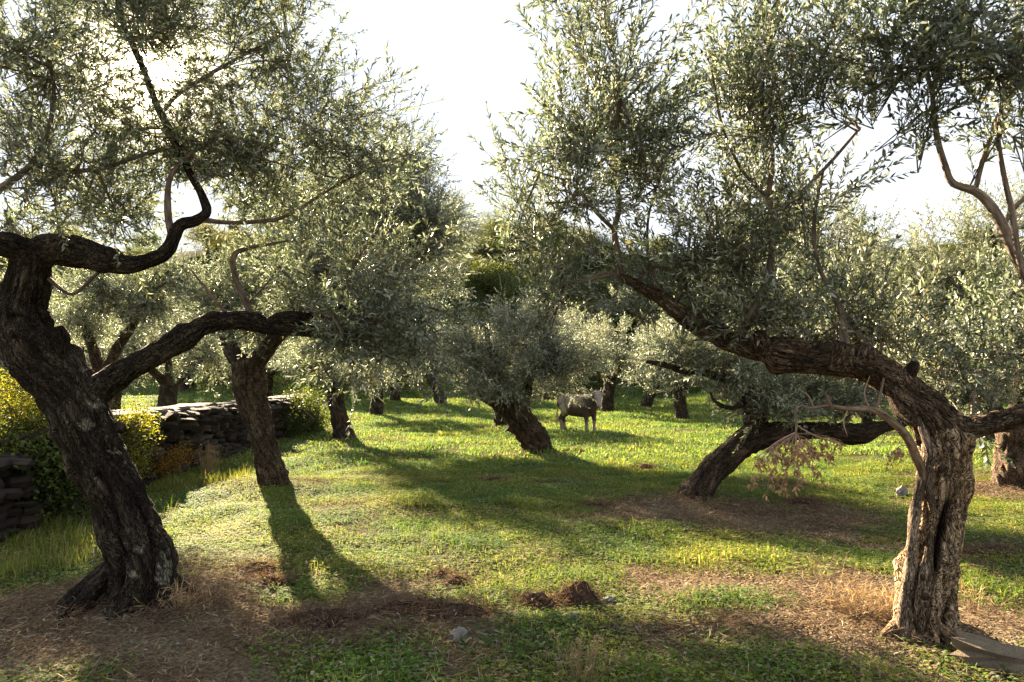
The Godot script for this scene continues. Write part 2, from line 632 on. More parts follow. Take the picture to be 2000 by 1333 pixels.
# ================================================================ the scene
func _ready() -> void:
	rng.seed = 20
	nz.seed = 5
	nz.noise_type = FastNoiseLite.TYPE_SIMPLEX_SMOOTH
	nz.frequency = 0.06
	nz.fractal_octaves = 2

	var cam := Camera3D.new()
	cam.name = "camera"
	cam.position = Vector3(0, 1.6, 0)
	cam.rotation_degrees = Vector3(3.39, 0, 0)
	cam.fov = 53.13
	cam.near = 0.05
	cam.far = 900.0
	add_child(cam)
	cam.current = true

	var sunward := Vector3(-0.5326, 0.4532, -0.9748).normalized()
	M.sunward = sunward
	var sky := ProceduralSkyMaterial.new()
	sky.sky_top_color = Color(0.8, 0.86, 0.95)
	sky.sky_horizon_color = Color(0.97, 0.985, 1.0)
	sky.sky_curve = 0.5
	sky.sky_energy_multiplier = 0.412
	sky.ground_bottom_color = Color(0.25, 0.25, 0.16)
	sky.ground_horizon_color = Color(0.6, 0.62, 0.58)
	sky.ground_energy_multiplier = 0.3
	sky.sun_angle_max = 18.0
	sky.sun_curve = 0.12
	var env := Environment.new()
	env.background_mode = Environment.BG_SKY
	env.sky = Sky.new()
	env.sky.sky_material = sky
	env.tonemap_mode = Environment.TONE_MAPPER_LINEAR
	env.tonemap_exposure = 9.6
	env.sdfgi_enabled = true
	env.ssao_enabled = true
	env.ssil_enabled = true
	var around := WorldEnvironment.new()
	around.name = "world"
	around.environment = env
	add_child(around)
	var sun := DirectionalLight3D.new()
	sun.name = "sun"
	sun.light_energy = 1.6
	sun.light_color = Color(1.0, 0.91, 0.77)
	sun.light_angular_distance = 0.53
	sun.shadow_enabled = true
	add_child(sun)
	sun.look_at_from_position(sunward * 50.0, Vector3.ZERO)

	materials()
	for i in 6:
		sprays.append(olive_spray(11, 10, 0.92 if i < 3 else 1.05, 1.0 if i < 3 else 0.75))
	for i in 3:
		far_sprays.append(olive_spray(8, 5, 1.9))
	for i in 3:
		broad_sprays.append(broad_spray(60, 0.045, Color(0.3, 0.3, 0.04)))

	mounds = [Vector4(-2.69, -4.91, 0.9, 0.1), Vector4(2.54, -4.34, 0.8, 0.07), Vector4(-3.52, -10.31, 0.8, 0.1), Vector4(2.44, -9.03, 1.0, 0.1), Vector4(0.56, -15.12, 0.9, 0.08), Vector4(7.29, -10.08, 0.9, 0.1), Vector4(-4.83, -19.65, 1.0, 0.1)]
	bare = [
		[-2.63, -4.80, 1.1, 0.8, 1.1], [-1.98, -4.65, 1.2, 0.35, 0.8], [-2.50, -4.03, 1.4, 0.5, 0.5], [-1.43, -4.42, 1.0, 0.3, 0.4], [-1.17, -5.66, 0.9, 0.5, 0.25], [-3.54, -5.02, 0.8, 0.4, 0.8],
		[2.59, -4.42, 0.9, 0.5, 1.0], [3.24, -4.61, 0.7, 0.4, 0.7], [1.54, -5.52, 1.0, 0.32, 1.3], [2.22, -5.39, 0.9, 0.35, 1.0], [1.67, -4.56, 0.9, 0.25, 0.8], [1.06, -5.97, 0.5, 0.2, 0.5],
		[-3.52, -10.31, 0.8, 0.6, 0.9], [-3.10, -7.36, 1.5, 1.2, -0.35], [0.00, -5.81, 0.9, 0.5, -0.3], [2.52, -8.51, 1.4, 0.7, 1.2], [3.21, -7.75, 1.5, 0.5, 0.9], [1.77, -8.85, 0.6, 0.4, 0.6], [0.55, -14.91, 0.7, 0.5, 0.8],
		[7.12, -9.85, 1.2, 0.9, 1.1], [7.91, -11.57, 1.6, 0.35, 1.6], [-4.70, -19.12, 0.9, 0.7, 0.8], [-0.32, -4.24, 0.16, 0.2, 1.5], [5.34, -9.42, 0.2, 0.4, 1.2], [-0.29, -6.49, 0.6, 0.3, 0.3], [-1.78, -6.90, 0.8, 0.4, 0.3],
		[0.49, -5.16, 0.22, 0.15, 1.6], [0.17, -5.00, 0.24, 0.17, 1.6], [-0.60, -5.84, 0.08, 0.05, 1.6], [-0.44, -5.63, 0.11, 0.08, 1.6], [-0.41, -4.80, 0.33, 0.22, 1.6], [-0.75, -4.85, 0.26, 0.18, 1.6], [-2.09, -5.74, 0.22, 0.15, 1.6], [-1.89, -5.45, 0.24, 0.17, 1.6], [-1.24, -4.68, 0.37, 0.26, 1.6], [1.04, -8.78, 0.24, 0.17, 1.6], [2.47, -12.80, 0.31, 0.21, 1.6], [-0.29, -11.10, 0.28, 0.19, 1.6], [3.81, -9.03, 0.31, 0.21, 1.6], [1.35, -15.12, 0.33, 0.22, 1.6], [4.49, -6.40, 0.39, 0.26, 1.6], 
	]
	setting()
	hero_left()
	hero_right()
	middle_trees()
	far_trees()
	hillside()
	wall_and_brambles()
	cow()
	ground_cover()
	small_things()

func axis_lines(near: float, reach: float, fine: float, last: float) -> PackedFloat32Array:
	var out := PackedFloat32Array([0.0])
	var x := 0.0
	while x < last:
		x += fine if x < near else fine + (x - near) * reach
		out.append(x)
	return out

func setting() -> void:
	var mb := Mb.new()
	var right := axis_lines(5.0, 0.06, 0.09, 320.0)
	var xs := PackedFloat32Array()
	for i in range(right.size() - 1, 0, -1):
		xs.append(-right[i])
	xs.append_array(right)
	var zs := PackedFloat32Array([260.0, 90.0, 30.0, 10.0, 4.0, 1.5, 0.0, -0.8])
	for d in axis_lines(10.0, 0.05, 0.09, 420.0):
		zs.append(-1.4 - d)
	for z in zs:
		for x in xs:
			var g := grassy(x, z)
			var n := nz.get_noise_2d(x * 19.0 + 400.0, z * 19.0)
			var soil := Color(0.2, 0.145, 0.09).lerp(Color(0.27, 0.215, 0.14), clampf(0.5 + n, 0, 1))
			var turf := Color(0.12, 0.125, 0.045).lerp(Color(0.19, 0.165, 0.085), clampf(0.5 - n, 0, 1))
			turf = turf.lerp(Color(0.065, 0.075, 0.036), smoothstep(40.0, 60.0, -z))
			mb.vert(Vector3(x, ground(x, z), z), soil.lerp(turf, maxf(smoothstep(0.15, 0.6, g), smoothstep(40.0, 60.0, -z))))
	var w := xs.size()
	for j in zs.size() - 1:
		for i in w - 1:
			var a := j * w + i
			mb.tri(a, a + w, a + 1)
			mb.tri(a + 1, a + w, a + w + 1)
	var o := part("ground", mb.smooth(M.soil), self, "structure")
	tag(o, "grassy orchard floor with bare brown soil and straw around the trunks", "ground")

const OLIVES := "old olive trees of the grove"

func on(x: float, z: float) -> Vector3:
	return Vector3(x, ground(x, z), z)

func lobe(c: Vector3, rx: float, ry: float, rz: float, n: int) -> Array:
	return [c, Vector3(rx, ry, rz), n]

func hero_left() -> void:
	var t := thing("olive_tree", "dark gnarled olive tree with lichen spots on its trunk, forking low, at far left", "tree", on(-2.66, -4.86), OLIVES)
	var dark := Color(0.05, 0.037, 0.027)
	var spots := [Vector4(-2.45, 0.84, -4.55, 0.055), Vector4(-2.39, 0.73, -4.55, 0.035), Vector4(-2.45, 0.71, -4.54, 0.04), Vector4(-2.67, 1.13, -4.57, 0.06), Vector4(-2.61, 1.06, -4.56, 0.05), Vector4(-2.32, 0.34, -4.50, 0.07), Vector4(-2.28, 0.35, -4.52, 0.05), Vector4(-2.33, 0.44, -4.50, 0.045), Vector4(-2.33, 0.28, -4.50, 0.05), Vector4(-2.48, 0.33, -4.50, 0.035), Vector4(-2.86, 1.31, -4.57, 0.05), Vector4(-2.48, 0.49, -4.52, 0.03), Vector4(-2.38, 0.58, -4.54, 0.025), Vector4(-2.93, 1.69, -4.60, 0.06), Vector4(-2.82, 1.45, -4.58, 0.04)]
	var a := []
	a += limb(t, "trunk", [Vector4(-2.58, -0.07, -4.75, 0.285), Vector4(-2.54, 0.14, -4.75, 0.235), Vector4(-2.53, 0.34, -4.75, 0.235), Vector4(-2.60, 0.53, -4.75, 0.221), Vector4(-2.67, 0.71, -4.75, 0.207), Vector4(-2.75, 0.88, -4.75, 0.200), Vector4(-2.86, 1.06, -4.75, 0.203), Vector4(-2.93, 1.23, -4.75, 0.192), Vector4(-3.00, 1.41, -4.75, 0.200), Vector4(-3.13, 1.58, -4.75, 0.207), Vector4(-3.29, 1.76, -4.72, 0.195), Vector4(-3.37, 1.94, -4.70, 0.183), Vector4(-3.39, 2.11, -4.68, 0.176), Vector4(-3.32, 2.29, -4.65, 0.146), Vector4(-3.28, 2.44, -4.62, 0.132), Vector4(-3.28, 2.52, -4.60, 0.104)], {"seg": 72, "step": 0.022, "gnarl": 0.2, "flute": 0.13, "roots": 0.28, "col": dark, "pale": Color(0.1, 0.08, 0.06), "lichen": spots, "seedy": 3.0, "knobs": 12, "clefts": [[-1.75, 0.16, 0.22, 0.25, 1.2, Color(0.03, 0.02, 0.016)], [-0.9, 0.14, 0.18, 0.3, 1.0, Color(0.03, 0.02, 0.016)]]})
	var rough := {"seg": 40, "step": 0.025, "gnarl": 0.34, "flute": 0.12, "col": dark, "pale": Color(0.095, 0.075, 0.055), "seedy": 8.0, "knobs": 9}
	a += limb(t, "limb", [Vector4(-3.01, 1.37, -4.75, 0.121), Vector4(-2.90, 1.52, -4.78, 0.129), Vector4(-2.77, 1.64, -4.80, 0.115), Vector4(-2.55, 1.79, -4.85, 0.102), Vector4(-2.38, 1.91, -4.90, 0.096), Vector4(-2.22, 2.01, -4.95, 0.082), Vector4(-2.04, 2.05, -5.00, 0.079), Vector4(-1.91, 2.04, -5.03, 0.087), Vector4(-1.79, 1.99, -5.07, 0.065), Vector4(-1.61, 1.99, -5.12, 0.054), Vector4(-1.43, 1.96, -5.20, 0.043), Vector4(-1.33, 1.95, -5.22, 0.031), Vector4(-1.18, 1.90, -5.24, 0.020), Vector4(-1.03, 1.86, -5.26, 0.008)], rough)
	a += limb(t, "limb", [Vector4(-3.29, 2.42, -4.62, 0.125), Vector4(-3.17, 2.50, -4.62, 0.114), Vector4(-3.00, 2.48, -4.60, 0.121), Vector4(-2.77, 2.43, -4.58, 0.100), Vector4(-2.58, 2.39, -4.58, 0.069), Vector4(-2.44, 2.43, -4.60, 0.062), Vector4(-2.36, 2.49, -4.62, 0.066), Vector4(-2.33, 2.58, -4.64, 0.056), Vector4(-2.29, 2.68, -4.66, 0.049), Vector4(-2.21, 2.72, -4.70, 0.042), Vector4(-2.14, 2.79, -4.72, 0.035), Vector4(-2.19, 2.92, -4.74, 0.030), Vector4(-2.28, 3.06, -4.77, 0.029), Vector4(-2.41, 3.29, -4.80, 0.027), Vector4(-2.49, 3.46, -4.80, 0.025), Vector4(-2.57, 3.62, -4.80, 0.023), Vector4(-2.66, 3.85, -4.80, 0.022), Vector4(-2.75, 4.04, -4.80, 0.020), Vector4(-2.84, 4.25, -4.80, 0.018), Vector4(-2.90, 4.52, -4.80, 0.018), Vector4(-2.99, 4.91, -4.80, 0.011)], rough)
	a += limb(t, "limb", [Vector4(-3.27, 2.45, -4.60, 0.104), Vector4(-3.37, 2.50, -4.50, 0.088), Vector4(-3.54, 2.52, -4.40, 0.073), Vector4(-3.73, 2.73, -4.30, 0.052), Vector4(-3.85, 3.09, -4.20, 0.032)], rough)
	a += limb(t, "stub", [Vector4(-3.20, 1.69, -4.72, 0.078), Vector4(-3.13, 1.81, -4.68, 0.067), Vector4(-3.10, 1.92, -4.66, 0.059), Vector4(-3.11, 1.97, -4.65, 0.045)], rough)
	var foot := {"seg": 26, "step": 0.025, "gnarl": 0.34, "flute": 0.14, "col": dark, "pale": Color(0.1, 0.08, 0.06), "seedy": 12.0}
	for q in [[-0.5, 0.3, 0.085], [-0.3, 0.48, 0.08], [0.1, 0.46, 0.09], [0.42, 0.28, 0.09], [0.4, -0.2, 0.1]]:
		var e := on(t.position.x + q[0], t.position.z + q[1])
		var c := t.position
		limb(t, "root", [Vector4(c.x + q[0] * 0.1, c.y + 0.26, c.z + q[1] * 0.1, q[2]), Vector4(c.x + q[0] * 0.45, c.y + 0.09, c.z + q[1] * 0.45, q[2] * 0.9), Vector4(lerpf(c.x, e.x, 0.75), e.y + 0.01, lerpf(c.z, e.z, 0.75), q[2] * 0.6), Vector4(e.x, e.y - 0.05, e.z, q[2] * 0.3)], foot)
	var thin := {"seg": 9, "step": 0.04, "gnarl": 0.2, "col": Color(0.11, 0.08, 0.06), "mat": M.smooth_bark}
	a += limb(t, "limb", [Vector4(-1.82, 2.02, -5.05, 0.049), Vector4(-1.74, 2.06, -5.07, 0.046), Vector4(-1.59, 2.07, -5.10, 0.042), Vector4(-1.44, 2.10, -5.15, 0.035), Vector4(-1.30, 2.16, -5.20, 0.023), Vector4(-1.14, 2.21, -5.22, 0.012)], rough)
	for b in [[Vector4(-1.92, 2.06, -5.03, 0.045), Vector4(-1.95, 2.16, -5.00, 0.030), Vector4(-2.02, 2.30, -5.00, 0.026), Vector4(-2.06, 2.44, -5.00, 0.024), Vector4(-2.05, 2.54, -5.00, 0.023), Vector4(-1.94, 2.59, -5.00, 0.019), Vector4(-1.82, 2.61, -5.00, 0.013), Vector4(-1.68, 2.65, -5.05, 0.008)], [Vector4(-3.16, 2.30, -4.62, 0.017), Vector4(-3.09, 2.24, -4.62, 0.014), Vector4(-2.98, 2.19, -4.60, 0.014), Vector4(-2.88, 2.27, -4.60, 0.012), Vector4(-2.78, 2.37, -4.60, 0.010)], [Vector4(-2.33, 2.57, -4.64, 0.031), Vector4(-2.38, 2.75, -4.66, 0.028), Vector4(-2.39, 2.99, -4.68, 0.021), Vector4(-2.33, 3.12, -4.70, 0.018), Vector4(-2.20, 3.27, -4.75, 0.014), Vector4(-2.06, 3.37, -4.80, 0.011)], [Vector4(-2.50, 3.55, -4.80, 0.018), Vector4(-2.44, 3.68, -4.85, 0.018), Vector4(-2.26, 3.84, -4.90, 0.017), Vector4(-2.02, 4.02, -4.95, 0.015), Vector4(-1.70, 4.23, -5.00, 0.011)], [Vector4(-2.40, 3.29, -4.80, 0.014), Vector4(-2.55, 3.20, -4.70, 0.018), Vector4(-2.81, 3.06, -4.60, 0.017), Vector4(-3.04, 2.99, -4.50, 0.014), Vector4(-3.15, 2.89, -4.40, 0.010)], [Vector4(-3.66, 2.66, -4.30, 0.039), Vector4(-3.26, 2.77, -4.20, 0.028), Vector4(-3.01, 2.96, -4.20, 0.022), Vector4(-2.91, 3.19, -4.20, 0.016), Vector4(-2.89, 3.45, -4.20, 0.013), Vector4(-2.95, 3.75, -4.20, 0.009)], [Vector4(-2.19, 2.73, -4.70, 0.025), Vector4(-2.04, 2.73, -4.80, 0.018), Vector4(-1.86, 2.76, -4.90, 0.018), Vector4(-1.67, 2.83, -5.00, 0.015), Vector4(-1.35, 3.12, -5.20, 0.012), Vector4(-0.97, 3.36, -5.30, 0.008)], [Vector4(-2.05, 2.05, -5.00, 0.015), Vector4(-2.16, 2.18, -4.95, 0.012), Vector4(-2.24, 2.30, -4.90, 0.009), Vector4(-2.32, 2.40, -4.90, 0.007)], [Vector4(-1.97, 2.15, -5.00, 0.011), Vector4(-1.81, 2.32, -5.00, 0.009), Vector4(-1.72, 2.45, -5.00, 0.007)], [Vector4(-1.33, 1.95, -5.22, 0.023), Vector4(-1.15, 2.02, -5.25, 0.020), Vector4(-0.92, 2.14, -5.30, 0.016), Vector4(-0.69, 2.19, -5.35, 0.012), Vector4(-0.41, 2.09, -5.40, 0.008)], [Vector4(-1.32, 2.15, -5.20, 0.023), Vector4(-1.29, 2.33, -5.20, 0.020), Vector4(-1.19, 2.57, -5.25, 0.016), Vector4(-1.05, 2.79, -5.30, 0.012)]]:
		a += limb(t, "branch", b, thin)
	crown(t, [
		lobe(Vector3(-3.04, 3.63, -4.30), 0.55, 0.5, 0.7, 34), lobe(Vector3(-2.63, 4.14, -4.80), 0.6, 0.4, 0.7, 38), lobe(Vector3(-1.85, 3.99, -4.90), 0.5, 0.36, 0.6, 34), lobe(Vector3(-1.44, 3.53, -5.10), 0.5, 0.4, 0.55, 34),
		lobe(Vector3(-3.05, 3.02, -4.50), 0.55, 0.4, 0.6, 34), lobe(Vector3(-2.56, 3.38, -5.00), 0.5, 0.38, 0.6, 30), lobe(Vector3(-1.98, 3.25, -5.20), 0.5, 0.42, 0.6, 36), lobe(Vector3(-1.07, 3.31, -5.40), 0.3, 0.3, 0.4, 14),
		lobe(Vector3(-3.68, 2.77, -4.90), 0.4, 0.3, 0.5, 16), lobe(Vector3(-3.04, 2.96, -5.20), 0.5, 0.25, 0.5, 16), lobe(Vector3(-1.16, 2.42, -5.30), 0.4, 0.42, 0.5, 26), lobe(Vector3(-0.81, 2.07, -5.40), 0.32, 0.36, 0.4, 20),
		lobe(Vector3(-1.60, 2.42, -5.30), 0.35, 0.25, 0.4, 12), lobe(Vector3(-1.22, 2.06, -5.25), 0.3, 0.22, 0.35, 16), lobe(Vector3(-1.26, 2.05, -5.00), 0.2, 0.16, 0.2, 10), lobe(Vector3(-3.05, 4.73, -4.60), 0.9, 0.4, 0.9, 46), lobe(Vector3(-2.05, 4.71, -4.80), 0.7, 0.35, 0.8, 34)], a, sprays.slice(0, 3), {"clear": 0.27, "up": 0.35, "more": 1.05})

func hero_right() -> void:
	var t := thing("olive_tree", "olive tree with a split hollow tan trunk and one thick limb reaching left, at right", "tree", on(2.54, -4.34), OLIVES)
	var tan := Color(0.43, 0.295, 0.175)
	var a := []
	var hollow := Color(0.04, 0.024, 0.016)
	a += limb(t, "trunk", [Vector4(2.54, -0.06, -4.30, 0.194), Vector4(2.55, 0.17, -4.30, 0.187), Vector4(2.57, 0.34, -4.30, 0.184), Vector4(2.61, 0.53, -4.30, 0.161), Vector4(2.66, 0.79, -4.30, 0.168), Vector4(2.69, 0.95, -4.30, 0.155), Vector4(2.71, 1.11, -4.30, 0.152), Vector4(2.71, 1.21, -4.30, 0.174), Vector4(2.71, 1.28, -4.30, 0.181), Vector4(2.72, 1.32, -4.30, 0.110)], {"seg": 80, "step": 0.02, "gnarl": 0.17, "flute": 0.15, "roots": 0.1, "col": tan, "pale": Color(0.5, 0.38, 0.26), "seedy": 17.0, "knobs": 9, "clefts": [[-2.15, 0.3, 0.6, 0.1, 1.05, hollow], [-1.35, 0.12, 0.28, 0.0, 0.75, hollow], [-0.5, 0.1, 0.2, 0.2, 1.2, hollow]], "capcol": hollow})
	a += limb(t, "limb", [Vector4(2.72, 1.14, -4.30, 0.142), Vector4(2.69, 1.27, -4.30, 0.168), Vector4(2.61, 1.41, -4.30, 0.161), Vector4(2.54, 1.49, -4.34, 0.143), Vector4(2.47, 1.58, -4.38, 0.131), Vector4(2.39, 1.66, -4.42, 0.123), Vector4(2.30, 1.71, -4.44, 0.143), Vector4(2.20, 1.73, -4.48, 0.121), Vector4(2.10, 1.76, -4.52, 0.146), Vector4(1.98, 1.75, -4.56, 0.123), Vector4(1.86, 1.78, -4.60, 0.148), Vector4(1.78, 1.81, -4.64, 0.132), Vector4(1.73, 1.83, -4.66, 0.098)], {"seg": 64, "step": 0.02, "gnarl": 0.34, "flute": 0.17, "col": Color(0.12, 0.085, 0.056), "pale": Color(0.24, 0.17, 0.11), "fat": 0.76, "seedy": 23.0, "knobs": 14, "capcol": hollow})
	for q in [[-0.34, 0.12, 0.065], [0.12, 0.34, 0.065], [0.34, 0.18, 0.07]]:
		var e := on(t.position.x + q[0], t.position.z + q[1])
		var c := t.position
		limb(t, "root", [Vector4(c.x + q[0] * 0.1, c.y + 0.22, c.z + q[1] * 0.1, q[2]), Vector4(c.x + q[0] * 0.45, c.y + 0.07, c.z + q[1] * 0.45, q[2] * 0.85), Vector4(lerpf(c.x, e.x, 0.75), e.y + 0.01, lerpf(c.z, e.z, 0.75), q[2] * 0.6), Vector4(e.x, e.y - 0.05, e.z, q[2] * 0.3)], {"seg": 24, "step": 0.025, "gnarl": 0.34, "flute": 0.15, "col": tan * 0.8, "seedy": 14.0})
	var wood := Color(0.5, 0.38, 0.28)
	part_limb(t, "bark_strip", [Vector4(2.38, 0.00, -4.24, 0.051), Vector4(2.39, 0.19, -4.24, 0.051), Vector4(2.42, 0.40, -4.23, 0.038), Vector4(2.43, 0.63, -4.20, 0.032), Vector4(2.45, 0.81, -4.20, 0.035), Vector4(2.48, 0.96, -4.20, 0.028), Vector4(2.53, 1.10, -4.22, 0.032), Vector4(2.56, 1.21, -4.24, 0.029)], wood, 5.0)
	part_limb(t, "dead_wood", [Vector4(2.48, 0.02, -4.24, 0.051), Vector4(2.47, 0.23, -4.20, 0.054), Vector4(2.49, 0.42, -4.19, 0.044), Vector4(2.52, 0.55, -4.20, 0.028), Vector4(2.55, 0.68, -4.22, 0.019)], Color(0.32, 0.24, 0.17), 9.0)
	part_limb(t, "bark_strip", [Vector4(2.57, 0.81, -4.22, 0.022), Vector4(2.54, 0.95, -4.20, 0.028), Vector4(2.54, 1.09, -4.20, 0.035), Vector4(2.55, 1.17, -4.19, 0.038), Vector4(2.53, 1.26, -4.20, 0.028), Vector4(2.52, 1.35, -4.24, 0.019), Vector4(2.54, 1.43, -4.30, 0.013)], Color(0.48, 0.36, 0.27), 2.0)
	for k in [[Vector3(2.46, 0.32, -4.15), 0.026], [Vector3(2.46, 0.43, -4.16), 0.022], [Vector3(2.61, 1.07, -4.19), 0.03], [Vector3(2.63, 0.79, -4.17), 0.02]]:
		var st := Mb.new()
		var at: Vector3 = k[0] - t.position
		tube(st, [Vector4(at.x, at.y, at.z, k[1]), Vector4(at.x, at.y, at.z + 0.006, k[1] * 1.05)], {"seg": 12, "step": 0.02, "gnarl": 0.3, "col": hollow, "pale": hollow})
		part("knot_hole", st.smooth(M.twig), t)
	var rough := {"seg": 40, "step": 0.025, "gnarl": 0.3, "flute": 0.13, "col": Color(0.12, 0.085, 0.058), "pale": Color(0.22, 0.16, 0.1), "seedy": 28.0, "knobs": 6}
	a += limb(t, "limb", [Vector4(1.77, 1.82, -4.63, 0.104), Vector4(1.67, 1.82, -4.68, 0.102), Vector4(1.56, 1.86, -4.73, 0.085), Vector4(1.40, 1.94, -4.78, 0.075), Vector4(1.20, 2.09, -4.84, 0.062), Vector4(1.07, 2.20, -4.88, 0.055), Vector4(0.89, 2.31, -4.93, 0.044), Vector4(0.79, 2.37, -4.96, 0.041)], rough)
	a += limb(t, "limb", [Vector4(2.69, 1.31, -4.30, 0.110), Vector4(2.84, 1.31, -4.28, 0.083), Vector4(2.96, 1.35, -4.20, 0.076), Vector4(3.12, 1.42, -4.10, 0.068), Vector4(3.32, 1.56, -4.00, 0.060), Vector4(3.38, 1.79, -3.95, 0.056), Vector4(3.19, 2.03, -3.92, 0.053), Vector4(2.95, 2.23, -3.90, 0.047)], {"seg": 32, "step": 0.03, "gnarl": 0.3, "flute": 0.12, "col": Color(0.12, 0.085, 0.058), "seedy": 31.0})
	var sm := {"seg": 18, "step": 0.025, "gnarl": 0.14, "flute": 0.03, "col": Color(0.2, 0.145, 0.105), "pale": Color(0.27, 0.21, 0.16), "fat": 0.72, "mat": M.smooth_bark}
	a += limb(t, "limb", [Vector4(2.98, 2.19, -3.90, 0.047), Vector4(2.91, 2.32, -3.90, 0.044), Vector4(2.85, 2.47, -3.90, 0.041), Vector4(2.78, 2.61, -3.90, 0.038), Vector4(2.69, 2.70, -3.90, 0.035), Vector4(2.56, 2.75, -3.90, 0.029), Vector4(2.52, 2.85, -3.90, 0.026), Vector4(2.47, 2.99, -3.88, 0.023), Vector4(2.44, 3.15, -3.86, 0.020), Vector4(2.42, 3.31, -3.85, 0.017), Vector4(2.34, 3.48, -3.85, 0.012), Vector4(2.23, 3.63, -3.85, 0.009)], sm)
	for b in [[Vector4(2.69, 2.71, -3.90, 0.020), Vector4(2.72, 2.86, -3.88, 0.019), Vector4(2.76, 3.00, -3.86, 0.017), Vector4(2.82, 3.16, -3.85, 0.017), Vector4(2.92, 3.31, -3.84, 0.014), Vector4(3.02, 3.46, -3.80, 0.011)], [Vector4(2.96, 2.02, -3.85, 0.026), Vector4(2.85, 2.30, -3.80, 0.023), Vector4(2.81, 2.53, -3.78, 0.023), Vector4(2.76, 2.73, -3.76, 0.020), Vector4(2.73, 2.90, -3.75, 0.017), Vector4(2.71, 3.06, -3.74, 0.014)], [Vector4(2.83, 2.48, -3.90, 0.020), Vector4(2.90, 2.59, -3.90, 0.020), Vector4(2.98, 2.68, -3.88, 0.017), Vector4(3.11, 2.82, -3.85, 0.014)], [Vector4(2.44, 3.24, -3.86, 0.014), Vector4(2.55, 3.38, -3.90, 0.012), Vector4(2.71, 3.54, -3.90, 0.009)], [Vector4(2.40, 3.36, -3.85, 0.012), Vector4(2.22, 3.40, -3.80, 0.011), Vector4(2.02, 3.37, -3.80, 0.007)], [Vector4(3.35, 1.85, -3.95, 0.030), Vector4(3.35, 2.60, -3.80, 0.023), Vector4(3.07, 3.29, -3.70, 0.017), Vector4(2.80, 3.56, -3.70, 0.011)]]:
		a += limb(t, "branch", b, sm)
	var mid := {"seg": 12, "step": 0.04, "gnarl": 0.18, "col": Color(0.13, 0.1, 0.075), "mat": M.smooth_bark}
	for b in [[Vector4(0.80, 2.36, -4.95, 0.030), Vector4(0.78, 2.52, -4.95, 0.028), Vector4(0.75, 2.71, -4.94, 0.026), Vector4(0.79, 2.89, -4.93, 0.022), Vector4(0.75, 3.15, -4.90, 0.018), Vector4(0.79, 3.44, -4.85, 0.015), Vector4(0.77, 3.72, -4.80, 0.011), Vector4(0.71, 4.00, -4.75, 0.007)], [Vector4(0.75, 2.71, -4.94, 0.019), Vector4(0.62, 2.83, -4.92, 0.017), Vector4(0.45, 3.03, -4.90, 0.013), Vector4(0.28, 3.09, -4.88, 0.009), Vector4(0.11, 3.14, -4.86, 0.007)], [Vector4(0.80, 2.36, -4.95, 0.026), Vector4(0.68, 2.38, -4.97, 0.022), Vector4(0.53, 2.34, -5.00, 0.019), Vector4(0.38, 2.32, -5.02, 0.015), Vector4(0.23, 2.19, -5.05, 0.009)], [Vector4(1.58, 1.92, -4.72, 0.046), Vector4(1.66, 2.08, -4.68, 0.039), Vector4(1.73, 2.26, -4.62, 0.033), Vector4(1.76, 2.45, -4.58, 0.027), Vector4(1.76, 2.69, -4.55, 0.024), Vector4(1.73, 2.86, -4.52, 0.020), Vector4(1.75, 3.13, -4.50, 0.017), Vector4(1.69, 3.48, -4.50, 0.014), Vector4(1.73, 3.83, -4.50, 0.010)], [Vector4(1.76, 2.72, -4.55, 0.017), Vector4(1.92, 2.85, -4.50, 0.015), Vector4(2.13, 3.06, -4.50, 0.014), Vector4(2.34, 3.30, -4.50, 0.010)], [Vector4(1.74, 2.82, -4.53, 0.017), Vector4(1.54, 3.02, -4.50, 0.014), Vector4(1.41, 3.34, -4.50, 0.012), Vector4(1.35, 3.73, -4.50, 0.008)], [Vector4(0.89, 2.32, -4.93, 0.022), Vector4(1.02, 2.43, -4.90, 0.018), Vector4(1.21, 2.40, -4.85, 0.015), Vector4(1.34, 2.49, -4.80, 0.013), Vector4(1.46, 2.71, -4.80, 0.011)], [Vector4(1.38, 1.96, -4.78, 0.025), Vector4(1.27, 2.16, -4.80, 0.018), Vector4(1.25, 2.42, -4.80, 0.014), Vector4(1.26, 2.70, -4.75, 0.011)], [Vector4(1.10, 2.18, -4.87, 0.018), Vector4(1.00, 2.43, -4.90, 0.015), Vector4(0.98, 2.76, -4.85, 0.011), Vector4(1.06, 3.08, -4.80, 0.007)], [Vector4(2.20, 1.85, -4.50, 0.034), Vector4(2.17, 2.09, -4.50, 0.024), Vector4(2.04, 2.37, -4.50, 0.017), Vector4(2.02, 2.68, -4.50, 0.014), Vector4(2.09, 3.02, -4.50, 0.010)]]:
		a += limb(t, "branch", b, mid)
	var stubs := {"seg": 24, "step": 0.02, "gnarl": 0.35, "flute": 0.12, "col": Color(0.1, 0.07, 0.05), "pale": Color(0.2, 0.15, 0.1), "seedy": 44.0, "capcol": hollow}
	for b in [[Vector4(2.14, 1.71, -4.46, 0.094), Vector4(2.13, 1.78, -4.42, 0.086), Vector4(2.14, 1.84, -4.40, 0.066)], [Vector4(2.29, 1.73, -4.42, 0.086), Vector4(2.29, 1.79, -4.40, 0.073), Vector4(2.30, 1.82, -4.40, 0.050)], [Vector4(2.51, 1.60, -4.36, 0.059), Vector4(2.52, 1.68, -4.30, 0.045), Vector4(2.53, 1.72, -4.28, 0.032)], [Vector4(1.75, 1.79, -4.65, 0.091), Vector4(1.67, 1.87, -4.60, 0.083), Vector4(1.65, 1.93, -4.58, 0.062)]]:
		limb(t, "stub", b, stubs)
	# the barkless dead branch low on the left and the dry reddish sprays that hang from it
	var bone := {"seg": 16, "step": 0.025, "gnarl": 0.14, "flute": 0.05, "col": Color(0.2, 0.135, 0.085), "pale": Color(0.3, 0.21, 0.14), "fat": 0.62, "mat": M.smooth_bark, "seedy": 51.0}
